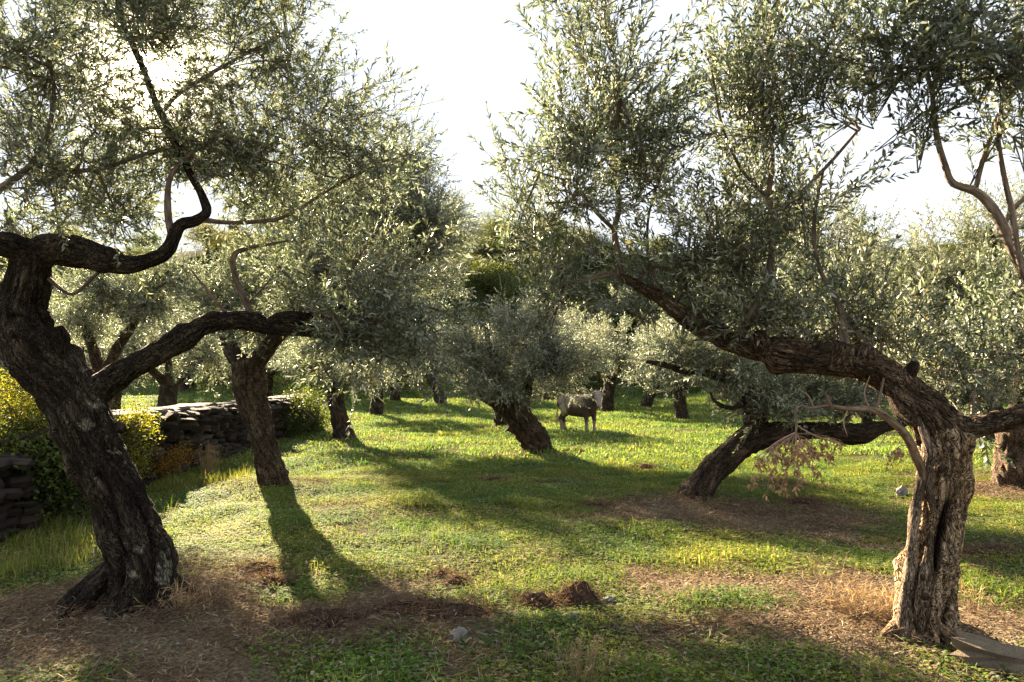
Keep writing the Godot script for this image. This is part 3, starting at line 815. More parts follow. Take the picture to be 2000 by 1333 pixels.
	limb(t, "dead_branch", [Vector4(2.51, 0.88, -4.24, 0.029), Vector4(2.50, 1.03, -4.20, 0.038), Vector4(2.43, 1.15, -4.14, 0.043), Vector4(2.33, 1.28, -4.06, 0.040), Vector4(2.21, 1.38, -4.02, 0.036), Vector4(2.09, 1.44, -4.00, 0.030), Vector4(1.96, 1.44, -3.98, 0.025), Vector4(1.83, 1.46, -3.96, 0.018), Vector4(1.73, 1.45, -3.95, 0.013), Vector4(1.66, 1.46, -3.95, 0.012)], bone)
	limb(t, "dead_branch", [Vector4(1.68, 1.46, -3.95, 0.012), Vector4(1.64, 1.45, -3.94, 0.012), Vector4(1.63, 1.40, -3.94, 0.011), Vector4(1.63, 1.34, -3.93, 0.010), Vector4(1.61, 1.24, -3.92, 0.007)], bone)
	for b in [[Vector4(2.09, 1.44, -4.00, 0.005), Vector4(2.05, 1.53, -3.98, 0.004), Vector4(2.08, 1.63, -3.97, 0.002)], [Vector4(1.96, 1.45, -3.98, 0.005), Vector4(1.91, 1.37, -3.95, 0.004), Vector4(1.92, 1.29, -3.93, 0.002)], [Vector4(1.74, 1.45, -3.95, 0.005), Vector4(1.70, 1.52, -3.93, 0.004), Vector4(1.64, 1.56, -3.92, 0.002)], [Vector4(2.29, 1.31, -4.04, 0.005), Vector4(2.19, 1.29, -4.00, 0.004), Vector4(2.12, 1.22, -3.98, 0.002)], [Vector4(1.63, 1.35, -3.93, 0.005), Vector4(1.74, 1.29, -3.95, 0.004), Vector4(1.91, 1.24, -4.00, 0.002)], [Vector4(1.63, 1.31, -3.93, 0.005), Vector4(1.51, 1.26, -3.90, 0.004), Vector4(1.35, 1.16, -3.85, 0.002)], [Vector4(1.62, 1.30, -3.92, 0.005), Vector4(1.62, 1.18, -3.90, 0.004), Vector4(1.61, 1.01, -3.88, 0.002)]]:
		limb(t, "dead_twig", b, {"seg": 6, "step": 0.03, "col": Color(0.3, 0.2, 0.14), "mat": M.twig})
	limb(t, "dead_branch", [Vector4(1.85, 1.44, -3.96, 0.021), Vector4(1.83, 1.48, -3.95, 0.018), Vector4(1.82, 1.52, -3.95, 0.015)], bone)
	limb(t, "dead_branch", [Vector4(2.14, 1.43, -4.02, 0.015), Vector4(2.17, 1.50, -4.04, 0.012), Vector4(2.21, 1.62, -4.06, 0.009)], bone)
	var ends := [Vector3(1.32, 1.05, -3.80), Vector3(1.41, 1.15, -3.90), Vector3(1.43, 1.03, -3.85), Vector3(1.51, 1.02, -3.85), Vector3(1.62, 1.13, -4.00), Vector3(1.58, 1.05, -3.80), Vector3(1.53, 1.20, -4.00), Vector3(1.78, 1.07, -4.00), Vector3(1.90, 1.16, -4.10), Vector3(1.91, 1.26, -4.00), Vector3(1.60, 1.20, -3.75), Vector3(1.80, 1.19, -4.10)]
	for e in ends:
		part("dry_spray", dry_spray(Vector3(1.62, 1.30, -3.93) - t.position, e - t.position), t)
	part("dry_spray", dry_spray(Vector3(2.33, 1.22, -4.06) - t.position, Vector3(2.20, 1.16, -4.00) - t.position), t)
	crown(t, [
		lobe(Vector3(0.64, 3.56, -4.60), 0.42, 0.6, 0.5, 42), lobe(Vector3(0.39, 3.01, -4.70), 0.34, 0.34, 0.45, 24), lobe(Vector3(0.97, 3.09, -4.70), 0.3, 0.3, 0.4, 20), lobe(Vector3(1.54, 3.52, -4.50), 0.2, 0.36, 0.45, 16),
		lobe(Vector3(1.76, 3.37, -4.50), 0.4, 0.5, 0.5, 32), lobe(Vector3(2.10, 3.54, -4.40), 0.22, 0.45, 0.45, 14), lobe(Vector3(1.92, 2.84, -4.60), 0.4, 0.28, 0.4, 24), lobe(Vector3(1.53, 2.67, -4.80), 0.4, 0.28, 0.4, 24),
		lobe(Vector3(1.22, 2.51, -4.90), 0.35, 0.2, 0.3, 14), lobe(Vector3(0.30, 2.34, -5.00), 0.32, 0.25, 0.3, 14), lobe(Vector3(0.08, 2.80, -5.00), 0.22, 0.26, 0.3, 9), lobe(Vector3(1.74, 2.15, -4.70), 0.35, 0.22, 0.3, 14), lobe(Vector3(1.29, 2.14, -4.90), 0.25, 0.18, 0.3, 8),
		lobe(Vector3(2.29, 3.57, -3.90), 0.35, 0.3, 0.45, 24), lobe(Vector3(2.65, 3.50, -3.70), 0.4, 0.34, 0.45, 28), lobe(Vector3(2.72, 3.06, -3.70), 0.22, 0.22, 0.3, 9), lobe(Vector3(2.33, 3.17, -3.90), 0.18, 0.12, 0.2, 6), lobe(Vector3(2.29, 2.03, -4.60), 0.3, 0.2, 0.3, 12), lobe(Vector3(2.07, 1.98, -4.75), 0.3, 0.14, 0.3, 12), lobe(Vector3(2.62, 1.97, -4.70), 0.32, 0.16, 0.3, 14), lobe(Vector3(3.00, 1.62, -4.60), 0.36, 0.13, 0.3, 16), lobe(Vector3(3.25, 1.90, -4.60), 0.34, 0.22, 0.35, 16), lobe(Vector3(1.49, 2.10, -4.95), 0.25, 0.14, 0.25, 9), lobe(Vector3(0.95, 2.19, -5.05), 0.3, 0.12, 0.25, 8),
		lobe(Vector3(0.64, 4.51, -4.60), 0.28, 0.22, 0.5, 10), lobe(Vector3(1.88, 4.52, -4.40), 0.42, 0.25, 0.6, 12), lobe(Vector3(2.51, 4.16, -3.80), 0.6, 0.25, 0.6, 20)], a, sprays.slice(3, 6), {"up": 0.8, "more": 0.85})
	# ripe olives among the leaves
	var berry := SphereMesh.new()
	berry.radius = 0.0085
	berry.height = 0.023
	berry.radial_segments = 8
	berry.rings = 5
	berry.material = M.fruit
	var where: Array[Transform3D] = []
	var tints := PackedColorArray()
	for q in [[Vector3(2.58, 3.36, -3.60), 0.35, 70], [Vector3(2.22, 3.29, -3.70), 0.28, 40], [Vector3(1.68, 2.99, -4.40), 0.4, 40], [Vector3(1.32, 3.58, -4.40), 0.3, 16]]:
		for i in q[2]:
			var p: Vector3 = q[0] + rvec() * q[1] * pow(rnd(), 0.4)
			where.append(Transform3D(facing(Vector3(rnd(-0.4, 0.4), 1, rnd(-0.4, 0.4)), 0, rnd(0.8, 1.2)), p - t.position))
			tints.append(Color(0.016, 0.012, 0.018) * rnd(0.7, 1.8))
	many("olives", berry, where, tints, t)

func part_limb(t: Node3D, called: String, path: Array, col: Color, seedy: float) -> void:
	limb(t, called, path, {"seg": 26, "step": 0.02, "gnarl": 0.3, "flute": 0.2, "col": col * 0.75, "pale": col * 1.35, "seedy": seedy})

func dry_spray(from: Vector3, to: Vector3) -> ArrayMesh:
	var mb := Mb.new()
	var wood := Color(0.36, 0.23, 0.16)
	var mid := from.lerp(to, 0.5) + Vector3(0, 0.035, 0) + rvec() * 0.02
	var prev := from
	for i in 8:
		var f := (i + 1) / 8.0
		var p := from.lerp(mid, f).lerp(mid.lerp(to, f), f)
		stem(mb, prev, p, 0.0044 - 0.0004 * i, wood)
		if i > 2:
			for k in 3:
				var q := p + rvec() * 0.04 - Vector3(0, 0.03, 0)
				stem(mb, p, q, 0.0012, wood)
				for n in 4:
					leaf(mb, p.lerp(q, rnd(0.4, 1.0)), (rvec() + Vector3.DOWN * 1.2).normalized(), rvec(), rnd(0.022, 0.045), rnd(0.009, 0.015), Color(0.42, 0.26, 0.15) * rnd(0.6, 1.3), rnd(0.1, 0.4))
		prev = p
	return mb.flat(M.straw)

func middle_trees() -> void:
	var brown := {"seg": 44, "step": 0.035, "gnarl": 0.24, "flute": 0.15, "roots": 0.35, "knobs": 8, "col": Color(0.1, 0.072, 0.05), "pale": Color(0.17, 0.125, 0.085)}
	var arm := {"seg": 24, "step": 0.04, "gnarl": 0.28, "flute": 0.1, "knobs": 5, "col": Color(0.09, 0.066, 0.048)}
	var t := thing("olive_tree", "olive tree with a straight leaning trunk, right of the forked one, before the wall", "tree", on(-3.52, -10.31), OLIVES)
	brown.seedy = 61.0
	var a := []
	a += limb(t, "trunk", [Vector4(-3.41, -0.11, -10.10, 0.288), Vector4(-3.49, 0.14, -10.10, 0.235), Vector4(-3.61, 0.59, -10.10, 0.220), Vector4(-3.72, 0.96, -10.10, 0.220), Vector4(-3.84, 1.34, -10.10, 0.235), Vector4(-3.89, 1.68, -10.10, 0.258), Vector4(-3.91, 1.91, -10.10, 0.227)], brown)
	a += limb(t, "limb", [Vector4(-3.91, 1.79, -10.10, 0.167), Vector4(-4.17, 2.02, -10.20, 0.138), Vector4(-4.38, 2.42, -10.40, 0.109), Vector4(-4.40, 3.00, -10.60, 0.080), Vector4(-4.22, 3.75, -10.70, 0.048)], arm)
	a += limb(t, "limb", [Vector4(-3.88, 1.79, -10.10, 0.167), Vector4(-3.60, 2.09, -10.00, 0.135), Vector4(-3.13, 2.53, -9.90, 0.104), Vector4(-2.37, 2.97, -9.80, 0.081), Vector4(-1.63, 3.49, -9.80, 0.051), Vector4(-1.12, 3.94, -9.80, 0.029)], arm)
	a += limb(t, "limb", [Vector4(-3.44, 2.24, -9.95, 0.090), Vector4(-3.27, 3.20, -10.30, 0.077), Vector4(-3.19, 3.95, -10.50, 0.055), Vector4(-2.91, 4.71, -10.60, 0.032)], arm)
	a += limb(t, "limb", [Vector4(-2.98, 2.61, -9.90, 0.067), Vector4(-2.19, 2.37, -9.70, 0.051), Vector4(-1.44, 2.43, -9.60, 0.029)], arm)
	crown(t, [lobe(Vector3(-2.87, 3.23, -10.00), 1.2, 0.7, 0.9, 62), lobe(Vector3(-1.98, 4.07, -10.00), 0.85, 0.6, 0.8, 50), lobe(Vector3(-1.26, 3.87, -9.80), 0.5, 0.5, 0.6, 28), lobe(Vector3(-1.78, 3.12, -9.80), 0.6, 0.4, 0.6, 26), lobe(Vector3(-4.36, 2.99, -10.50), 0.6, 0.45, 0.7, 26), lobe(Vector3(-3.24, 4.33, -10.40), 1.0, 0.5, 0.9, 40), lobe(Vector3(-1.62, 4.80, -10.10), 0.5, 0.4, 0.6, 20), lobe(Vector3(-3.61, 2.39, -10.00), 0.5, 0.25, 0.5, 14)], a, sprays.slice(0, 3), {"up": 0.25, "bough": 1.6, "more": 3.0})

	t = thing("olive_tree", "dim olive tree just beyond the wall, seen through the fork of the dark trunk", "tree", on(-7.58, -12.50), OLIVES)
	brown.seedy = 66.0
	a = []
	a += limb(t, "trunk", [Vector4(-7.53, 0.17, -12.50, 0.281), Vector4(-7.57, 0.72, -12.50, 0.225), Vector4(-7.52, 1.28, -12.50, 0.206), Vector4(-7.39, 1.74, -12.40, 0.186)], brown)
	a += limb(t, "limb", [Vector4(-7.43, 1.65, -12.40, 0.130), Vector4(-6.94, 2.19, -12.00, 0.099), Vector4(-6.38, 2.69, -11.60, 0.061)], arm)
	a += limb(t, "limb", [Vector4(-7.43, 1.65, -12.40, 0.130), Vector4(-7.51, 2.20, -12.20, 0.101), Vector4(-7.60, 2.91, -12.00, 0.063)], arm)
	crown(t, [lobe(Vector3(-6.91, 3.13, -11.60), 0.7, 0.5, 0.7, 40), lobe(Vector3(-5.99, 2.91, -11.20), 0.5, 0.35, 0.5, 24), lobe(Vector3(-5.57, 3.31, -11.00), 0.4, 0.3, 0.4, 16), lobe(Vector3(-7.59, 2.64, -12.00), 0.5, 0.35, 0.5, 18)], a, sprays.slice(0, 2), {"up": 0.3, "bough": 1.6, "more": 2.4})

	t = thing("olive_tree", "olive tree with a stout leaning trunk just left of the cow", "tree", on(0.56, -15.12), OLIVES)
	brown.seedy = 71.0
	a = []
	a += limb(t, "trunk", [Vector4(0.61, -0.18, -15.00, 0.450), Vector4(0.54, 0.21, -15.00, 0.371), Vector4(0.34, 0.54, -15.00, 0.349), Vector4(0.13, 0.82, -15.00, 0.326), Vector4(-0.11, 1.05, -15.00, 0.293), Vector4(-0.39, 1.22, -14.90, 0.201), Vector4(-0.67, 1.31, -14.90, 0.145)], brown)
	a += limb(t, "limb", [Vector4(0.13, 0.77, -15.00, 0.248), Vector4(0.20, 1.10, -15.00, 0.203), Vector4(0.34, 1.66, -15.00, 0.146), Vector4(0.57, 2.23, -15.10, 0.091), Vector4(0.91, 2.80, -15.20, 0.046)], arm)
	a += limb(t, "limb", [Vector4(-0.17, 1.05, -15.00, 0.203), Vector4(-0.28, 1.55, -15.10, 0.136), Vector4(-0.46, 2.12, -15.20, 0.091), Vector4(-0.58, 2.81, -15.30, 0.046)], arm)
	crown(t, [lobe(Vector3(0.11, 2.22, -15.00), 1.15, 0.7, 1.1, 58), lobe(Vector3(1.00, 1.88, -14.80), 0.8, 0.55, 0.8, 36), lobe(Vector3(-0.80, 1.89, -15.20), 0.7, 0.55, 0.8, 32), lobe(Vector3(0.35, 2.99, -15.30), 0.8, 0.45, 0.8, 32), lobe(Vector3(-0.16, 1.39, -14.70), 0.8, 0.2, 0.7, 20), lobe(Vector3(1.48, 2.23, -15.20), 0.5, 0.4, 0.6, 18), lobe(Vector3(-1.16, 2.36, -15.40), 0.45, 0.4, 0.6, 16)], a, sprays.slice(1, 4), {"up": 0.35, "bough": 1.6, "more": 3.0, "tint": Color(1.2, 1.15, 1.15)})

	t = thing("olive_tree", "olive tree whose thick trunk leans over to the right behind the hanging dry branch", "tree", on(2.44, -9.03), OLIVES)
	brown.seedy = 81.0
	a = []
	a += limb(t, "trunk", [Vector4(2.32, -0.07, -8.90, 0.294), Vector4(2.39, 0.12, -8.90, 0.240), Vector4(2.50, 0.33, -8.90, 0.194), Vector4(2.65, 0.50, -8.90, 0.187), Vector4(2.86, 0.69, -8.90, 0.187), Vector4(3.10, 0.86, -8.90, 0.207), Vector4(3.43, 0.93, -8.85, 0.159), Vector4(3.74, 0.97, -8.80, 0.112), Vector4(4.04, 0.98, -8.75, 0.105), Vector4(4.25, 0.94, -8.70, 0.144), Vector4(4.44, 0.94, -8.70, 0.144), Vector4(4.71, 1.03, -8.65, 0.078), Vector4(5.07, 1.12, -8.60, 0.052)], brown)
	a += limb(t, "limb", [Vector4(3.15, 0.81, -8.90, 0.200), Vector4(3.17, 1.04, -8.90, 0.180), Vector4(3.11, 1.30, -8.90, 0.154), Vector4(3.08, 1.52, -8.95, 0.114), Vector4(2.96, 1.60, -9.00, 0.081), Vector4(2.71, 1.67, -9.05, 0.061), Vector4(2.52, 1.73, -9.10, 0.061), Vector4(2.28, 1.75, -9.15, 0.055), Vector4(2.07, 1.82, -9.20, 0.041), Vector4(1.81, 1.87, -9.20, 0.028)], arm)
	a += limb(t, "limb", [Vector4(3.19, 1.11, -8.90, 0.120), Vector4(3.40, 1.43, -9.10, 0.102), Vector4(3.81, 1.92, -9.40, 0.085), Vector4(4.16, 2.51, -9.70, 0.065), Vector4(4.46, 3.30, -10.00, 0.045), Vector4(4.60, 3.94, -10.10, 0.023)], arm)
	a += limb(t, "limb", [Vector4(4.44, 0.94, -8.70, 0.078), Vector4(4.65, 1.24, -8.90, 0.067), Vector4(4.75, 1.64, -9.20, 0.055), Vector4(4.80, 2.13, -9.40, 0.035)], arm)
	a += limb(t, "limb", [Vector4(3.11, 1.34, -8.90, 0.053), Vector4(2.94, 1.32, -8.70, 0.039), Vector4(2.78, 1.27, -8.60, 0.032), Vector4(2.60, 1.30, -8.50, 0.026), Vector4(2.50, 1.38, -8.50, 0.019), Vector4(2.47, 1.46, -8.50, 0.013)], arm)
	crown(t, [lobe(Vector3(2.77, 1.80, -8.80), 0.5, 0.3, 0.6, 22), lobe(Vector3(3.73, 1.47, -8.90), 0.7, 0.26, 0.7, 28), lobe(Vector3(4.54, 1.99, -9.30), 0.8, 0.5, 0.9, 44), lobe(Vector3(3.51, 2.74, -9.70), 0.75, 0.7, 0.9, 44), lobe(Vector3(4.54, 3.46, -10.00), 0.9, 0.7, 1.0, 48), lobe(Vector3(2.35, 2.05, -9.20), 0.45, 0.3, 0.5, 16), lobe(Vector3(3.29, 1.31, -8.80), 0.35, 0.2, 0.4, 12), lobe(Vector3(4.21, 1.31, -8.80), 0.4, 0.2, 0.5, 12)], a, sprays.slice(2, 5), {"up": 0.3, "bough": 1.5, "more": 2.0, "tint": Color(1.2, 1.18, 1.15)})

	t = thing("olive_tree", "olive tree with a short tan fluted trunk cut by the right edge of the picture", "tree", on(7.31, -10.08), OLIVES)
	a = []
	brown.seedy = 91.0
	brown.col = Color(0.17, 0.115, 0.075)
	brown.pale = Color(0.3, 0.215, 0.15)
	a += limb(t, "trunk", [Vector4(7.31, -0.14, -10.10, 0.348), Vector4(7.33, 0.14, -10.10, 0.288), Vector4(7.35, 0.44, -10.10, 0.258), Vector4(7.39, 0.70, -10.10, 0.273), Vector4(7.42, 0.96, -10.10, 0.273)], brown)
	a += limb(t, "limb", [Vector4(7.38, 0.81, -10.10, 0.182), Vector4(7.09, 1.26, -10.20, 0.138), Vector4(6.86, 1.80, -10.40, 0.101), Vector4(6.62, 2.52, -10.60, 0.072), Vector4(6.45, 3.27, -10.80, 0.041)], arm)
	a += limb(t, "limb", [Vector4(7.41, 0.81, -10.10, 0.197), Vector4(7.48, 1.49, -10.00, 0.150), Vector4(7.52, 2.39, -10.00, 0.105), Vector4(7.26, 3.30, -10.00, 0.068), Vector4(7.06, 3.91, -10.00, 0.030)], arm)
	crown(t, [lobe(Vector3(6.62, 3.20, -10.30), 1.1, 0.8, 1.2, 60), lobe(Vector3(7.07, 2.30, -9.80), 0.9, 0.7, 1.0, 44), lobe(Vector3(6.19, 2.11, -10.30), 0.7, 0.5, 0.8, 32), lobe(Vector3(6.09, 3.04, -10.90), 0.7, 0.75, 1.0, 36), lobe(Vector3(7.51, 3.84, -10.00), 0.8, 0.6, 0.9, 34), lobe(Vector3(8.45, 3.00, -10.00), 1.0, 0.9, 1.0, 40), lobe(Vector3(6.66, 1.42, -9.90), 0.6, 0.25, 0.6, 16)], a, sprays.slice(0, 3), {"up": 0.4, "bough": 1.6, "more": 2.2, "tint": Color(1.25, 1.22, 1.15)})

	t = thing("olive_tree", "olive tree with a flared dark trunk casting a long shadow, left of the middle", "tree", on(-4.77, -19.29), OLIVES)
	a = []
	brown.seedy = 101.0
	brown.col = Color(0.1, 0.072, 0.05)
	brown.pale = Color(0.17, 0.125, 0.085)
	a += limb(t, "trunk", [Vector4(-4.53, -0.10, -18.70, 0.365), Vector4(-4.60, 0.22, -18.70, 0.281), Vector4(-4.72, 0.63, -18.70, 0.252), Vector4(-4.81, 1.05, -18.70, 0.252), Vector4(-4.83, 1.47, -18.70, 0.238)], brown)
	a += limb(t, "limb", [Vector4(-4.83, 1.33, -18.70, 0.168), Vector4(-5.07, 1.96, -18.80, 0.127), Vector4(-5.57, 2.68, -19.00, 0.086)], arm)
	a += limb(t, "limb", [Vector4(-4.83, 1.33, -18.70, 0.168), Vector4(-4.32, 2.09, -18.60, 0.126), Vector4(-3.60, 2.92, -18.40, 0.097), Vector4(-2.92, 4.17, -18.40, 0.069), Vector4(-2.08, 5.41, -18.30, 0.041)], arm)
	crown(t, [lobe(Vector3(-4.37, 3.51, -18.70), 1.8, 0.9, 1.5, 70), lobe(Vector3(-2.80, 4.61, -18.50), 1.5, 1.0, 1.4, 60), lobe(Vector3(-1.80, 5.70, -18.30), 0.9, 0.8, 1.0, 34), lobe(Vector3(-5.57, 4.53, -18.90), 1.4, 0.9, 1.3, 46), lobe(Vector3(-3.16, 2.64, -18.30), 1.1, 0.5, 1.0, 34), lobe(Vector3(-5.67, 2.10, -18.90), 0.8, 0.5, 0.9, 20), lobe(Vector3(-4.13, 1.68, -18.40), 0.9, 0.3, 0.8, 18)], a, sprays.slice(0, 2), {"up": 0.3, "bough": 1.8, "more": 4.6})

func far_olive(called_label: String, at: Vector3, lean: float) -> Node3D:
	var t := thing("olive_tree", called_label, "tree", Vector3.ZERO, OLIVES)
	var brown := {"seg": 20, "step": 0.08, "gnarl": 0.25, "flute": 0.16, "roots": 0.3, "col": Color(0.09, 0.07, 0.052), "seedy": lean * 90.0}
	var a := []
	a += limb(t, "trunk", [Vector4(0, -0.15, 0, 0.42), Vector4(0, 0.25, 0, 0.31), Vector4(lean * 0.5, 0.8, 0, 0.28), Vector4(lean, 1.35, 0.1, 0.27), Vector4(lean * 1.2, 1.6, 0.1, 0.2)], brown)
	for k in 3:
		var b := TAU * k / 3.0 + lean * 4.0
		var d := Vector3(cos(b), 0, sin(b))
		var s := Vector3(lean, 1.3, 0.1)
		a += limb(t, "limb", [Vector4(s.x, s.y, s.z, 0.18), Vector4(s.x + d.x * 0.6, 1.8, s.z + d.z * 0.6, 0.13), Vector4(s.x + d.x * 1.1, 2.5, s.z + d.z * 1.1, 0.08), Vector4(s.x + d.x * 1.3, 3.2, s.z + d.z * 1.3, 0.04)], {"seg": 10, "step": 0.12, "gnarl": 0.2, "col": Color(0.09, 0.07, 0.052)})
	var lobes := []
	for k in 6:
		var b := TAU * k / 6.0 + rnd(-0.3, 0.3)
		lobes.append(lobe(Vector3(lean + cos(b) * rnd(1.0, 1.6), rnd(1.7, 2.6), sin(b) * rnd(1.0, 1.6)), rnd(0.7, 1.0), rnd(0.5, 0.8), rnd(0.7, 1.0), 28))
	lobes.append(lobe(Vector3(lean, 3.3, 0), 1.3, 0.7, 1.3, 44))
	crown(t, lobes, a, far_sprays, {"up": 0.35, "bough": 2.0, "size": 1.15, "tint": Color(1.05, 1.03, 1.03), "gap": -0.25})
	t.position = at
	return t

func copy_of(o: Node3D, label: String, at: Vector3, turn: float, size: float) -> Node3D:
	var c := o.duplicate() as Node3D
	c.name = numbered(o.name.get_slice("_0", 0))
	add_child(c, true)
	c.position = at
	c.rotation.y = turn
	c.scale = Vector3.ONE * size
	c.set_meta("label", label)
	return c

func far_trees() -> void:
	var p := [
		far_olive("small olive tree with a curved trunk, second trunk to the right of the cow... ", on(6.87, -35.00), 0.55),
		far_olive("olive tree with a straight dark trunk in the sun, right of the cow", on(6.92, -28.00), -0.12),
		far_olive("olive tree on a thin upright trunk in a lit grass patch, left of the middle", on(-5.73, -29.00), 0.05)]
	p[0].set_meta("label", "small olive tree with a curved trunk, the nearest trunk to the right of the cow")
	p[1].rotation.y = 0.4
	var spots := [
		["olive tree with its trunk half hidden behind the one left of the cow", -0.40, -24.00, 1, 1.0, 0.85],
		["olive tree with a wide crown beyond the stone wall, under the dark arching limb", -10.53, -21.00, 0, 2.2, 1.1],
		["shaded olive tree beyond the wall at the far left edge", -11.96, -17.00, 2, 0.7, 1.1],
		["olive tree far beyond the wall between the two left trunks", -17.52, -30.00, 1, 3.0, 1.2],
		["slim far olive trunk just right of the thin trunk in the lit grass", -6.49, -38.00, 2, 2.0, 1.0],
		["pale far olive crown above the lit gap left of the middle", -3.77, -36.00, 0, 4.0, 1.1],
		["silvery far olive crown behind and left of the cow tree", -2.36, -42.00, 1, 5.0, 1.15],
		["silvery far olive crown behind and right of the cow tree", 2.10, -40.00, 2, 1.0, 1.2],
		["pale sunlit olive crown directly above the cow's head", 4.43, -32.00, 1, 2.6, 1.1],
		["far olive tree between the straight dark trunk and the leaning trunk", 11.95, -38.00, 0, 0.5, 1.1],
		["far olive tree seen behind the hooked twig of the leaning tree", 13.34, -33.00, 2, 3.6, 1.15],
		["far olive tree behind the dead branch on the right", 13.95, -27.00, 0, 1.9, 1.2],
		["grey fluted olive trunk between the split trunk and the right edge", 12.16, -17.50, 1, 2.9, 1.05],
		["far olive tree at the right edge beyond the bare path", 17.13, -22.00, 0, 5.1, 1.15],
		["far olive tree low on the slope behind the row, at left of the middle", -10.18, -40.00, 1, 0.9, 1.2],
		["far olive tree at the back left behind the wall's end", -13.24, -34.00, 0, 4.4, 1.2]]
	for s in spots:
		copy_of(p[s[3]], s[0], on(s[1], s[2]), s[4], s[5])
	slope_trees(p)

func slope_trees(p: Array) -> void:
	var rr := RandomNumberGenerator.new()
	rr.seed = 9
	for k in 22:
		var d := rr.randf_range(40.0, 62.0)
		var x := (-0.78 + 1.56 * (k + rr.randf()) / 22.0) * d
		if absf(x / d + 0.045) < 0.06:
			continue
		copy_of(p[k % 3], "silvery olive tree among the crowns at the foot of the far slope", on(x, -d), rr.randf_range(0, TAU), rr.randf_range(1.1, 1.5))

func shrub(label: String, category: String, name_: String, at: Vector3, r: Vector3, n: int, col: Color, group: String) -> Node3D:
	var t := thing(name_, label, category, Vector3.ZERO, group)
	var lobes := []
	for k in 5:
		var b := TAU * k / 5.0
		lobes.append(lobe(Vector3(cos(b) * r.x * 0.45, r.y * rnd(0.8, 1.1), sin(b) * r.z * 0.45), r.x * 0.55, r.y * 0.75, r.z * 0.55, n / 6))
	lobes.append(lobe(Vector3(0, r.y * 1.35, 0), r.x * 0.5, r.y * 0.6, r.z * 0.5, n / 6))
	crown(t, lobes, [Vector3(0, 0.1, 0), Vector3(0, r.y * 0.5, 0)], broad_sprays, {"size": 2.3, "tint": col, "up": 0.5, "gap": -0.3, "bough": 2.0})
	t.position = at
	return t

func hillside() -> void:
	var g := "shrubs covering the hillside"
	var p := [
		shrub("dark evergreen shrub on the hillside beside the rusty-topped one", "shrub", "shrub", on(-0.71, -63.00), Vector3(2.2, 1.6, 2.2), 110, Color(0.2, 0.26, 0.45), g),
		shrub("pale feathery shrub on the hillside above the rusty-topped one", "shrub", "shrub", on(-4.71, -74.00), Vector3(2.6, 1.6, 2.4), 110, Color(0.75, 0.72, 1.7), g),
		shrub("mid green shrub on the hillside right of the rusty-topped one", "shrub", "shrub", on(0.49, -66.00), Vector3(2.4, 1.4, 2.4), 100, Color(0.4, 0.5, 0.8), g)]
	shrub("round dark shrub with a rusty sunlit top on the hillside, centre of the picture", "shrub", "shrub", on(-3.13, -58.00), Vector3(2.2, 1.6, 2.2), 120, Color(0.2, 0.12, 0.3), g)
	var tall := thing("hill_tree", "tall green tree standing alone on the crest of the hill against the sky", "tree", Vector3.ZERO)
	limb(tall, "trunk", [Vector4(0, -0.3, 0, 0.4), Vector4(0, 2, 0, 0.3), Vector4(0.3, 4.5, 0, 0.15)], {"seg": 10, "step": 0.3, "gnarl": 0.1})
	crown(tall, [lobe(Vector3(0, 4.6, 0), 2.2, 1.8, 2.0, 60), lobe(Vector3(-1.4, 3.0, 0), 1.6, 1.2, 1.6, 36), lobe(Vector3(1.5, 3.0, 0), 1.6, 1.2, 1.6, 36)], [Vector3(0, 2, 0), Vector3(0.3, 4.5, 0)], broad_sprays, {"size": 2.6, "tint": Color(0.5, 0.62, 0.9), "gap": -0.1})
	tall.position = on(-2.31, -88.00)
	crest(p, tall)
	central_slope(p)
	var rr := RandomNumberGenerator.new()
	rr.seed = 5
	for row in 8:
		for k in 13:
			var d := 46.0 + row * 6.5 + rr.randf_range(-2, 2)
			var x := (k - 6 + rr.randf_range(-0.4, 0.4) + 0.5 * (row % 2)) * d * 0.125
			if absf(x / d + 0.04) < 0.05 and row < 2:
				continue
			var kind := rr.randi() % 3
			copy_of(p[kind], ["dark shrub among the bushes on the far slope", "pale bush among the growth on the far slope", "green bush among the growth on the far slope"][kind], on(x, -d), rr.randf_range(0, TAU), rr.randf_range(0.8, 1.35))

func crest(p: Array, tall: Node3D) -> void:
	var rr := RandomNumberGenerator.new()
	rr.seed = 21
	for k in 16:
		var d := rr.randf_range(82.0, 96.0)
		var x := (-0.32 + 0.46 * (k + rr.randf()) / 16.0) * d
		if k % 4 == 1:
			var c := copy_of(tall, "smaller green tree among the bushes along the crest of the hill", on(x, -d), rr.randf_range(0, TAU), rr.randf_range(0.5, 0.75))
			c.set_meta("group", "smaller trees on the crest of the hill")
		else:
			copy_of(p[k % 3 if k % 3 != 1 else 0], "dark bush on the skyline of the hill", on(x, -d), rr.randf_range(0, TAU), rr.randf_range(1.3, 1.9))

func central_slope(p: Array) -> void:
	var rr := RandomNumberGenerator.new()
	rr.seed = 33
	for k in 26:
		var d := rr.randf_range(54.0, 86.0)
		var x := rr.randf_range(-0.06, 0.22) * d
		var kind := rr.randi() % 3
		copy_of(p[kind], ["dark round bush on the slope seen between the two big crowns", "pale bush on the slope seen between the two big crowns", "green bush on the slope seen between the two big crowns"][kind], on(x, -d), rr.randf_range(0, TAU), rr.randf_range(0.9, 1.5))

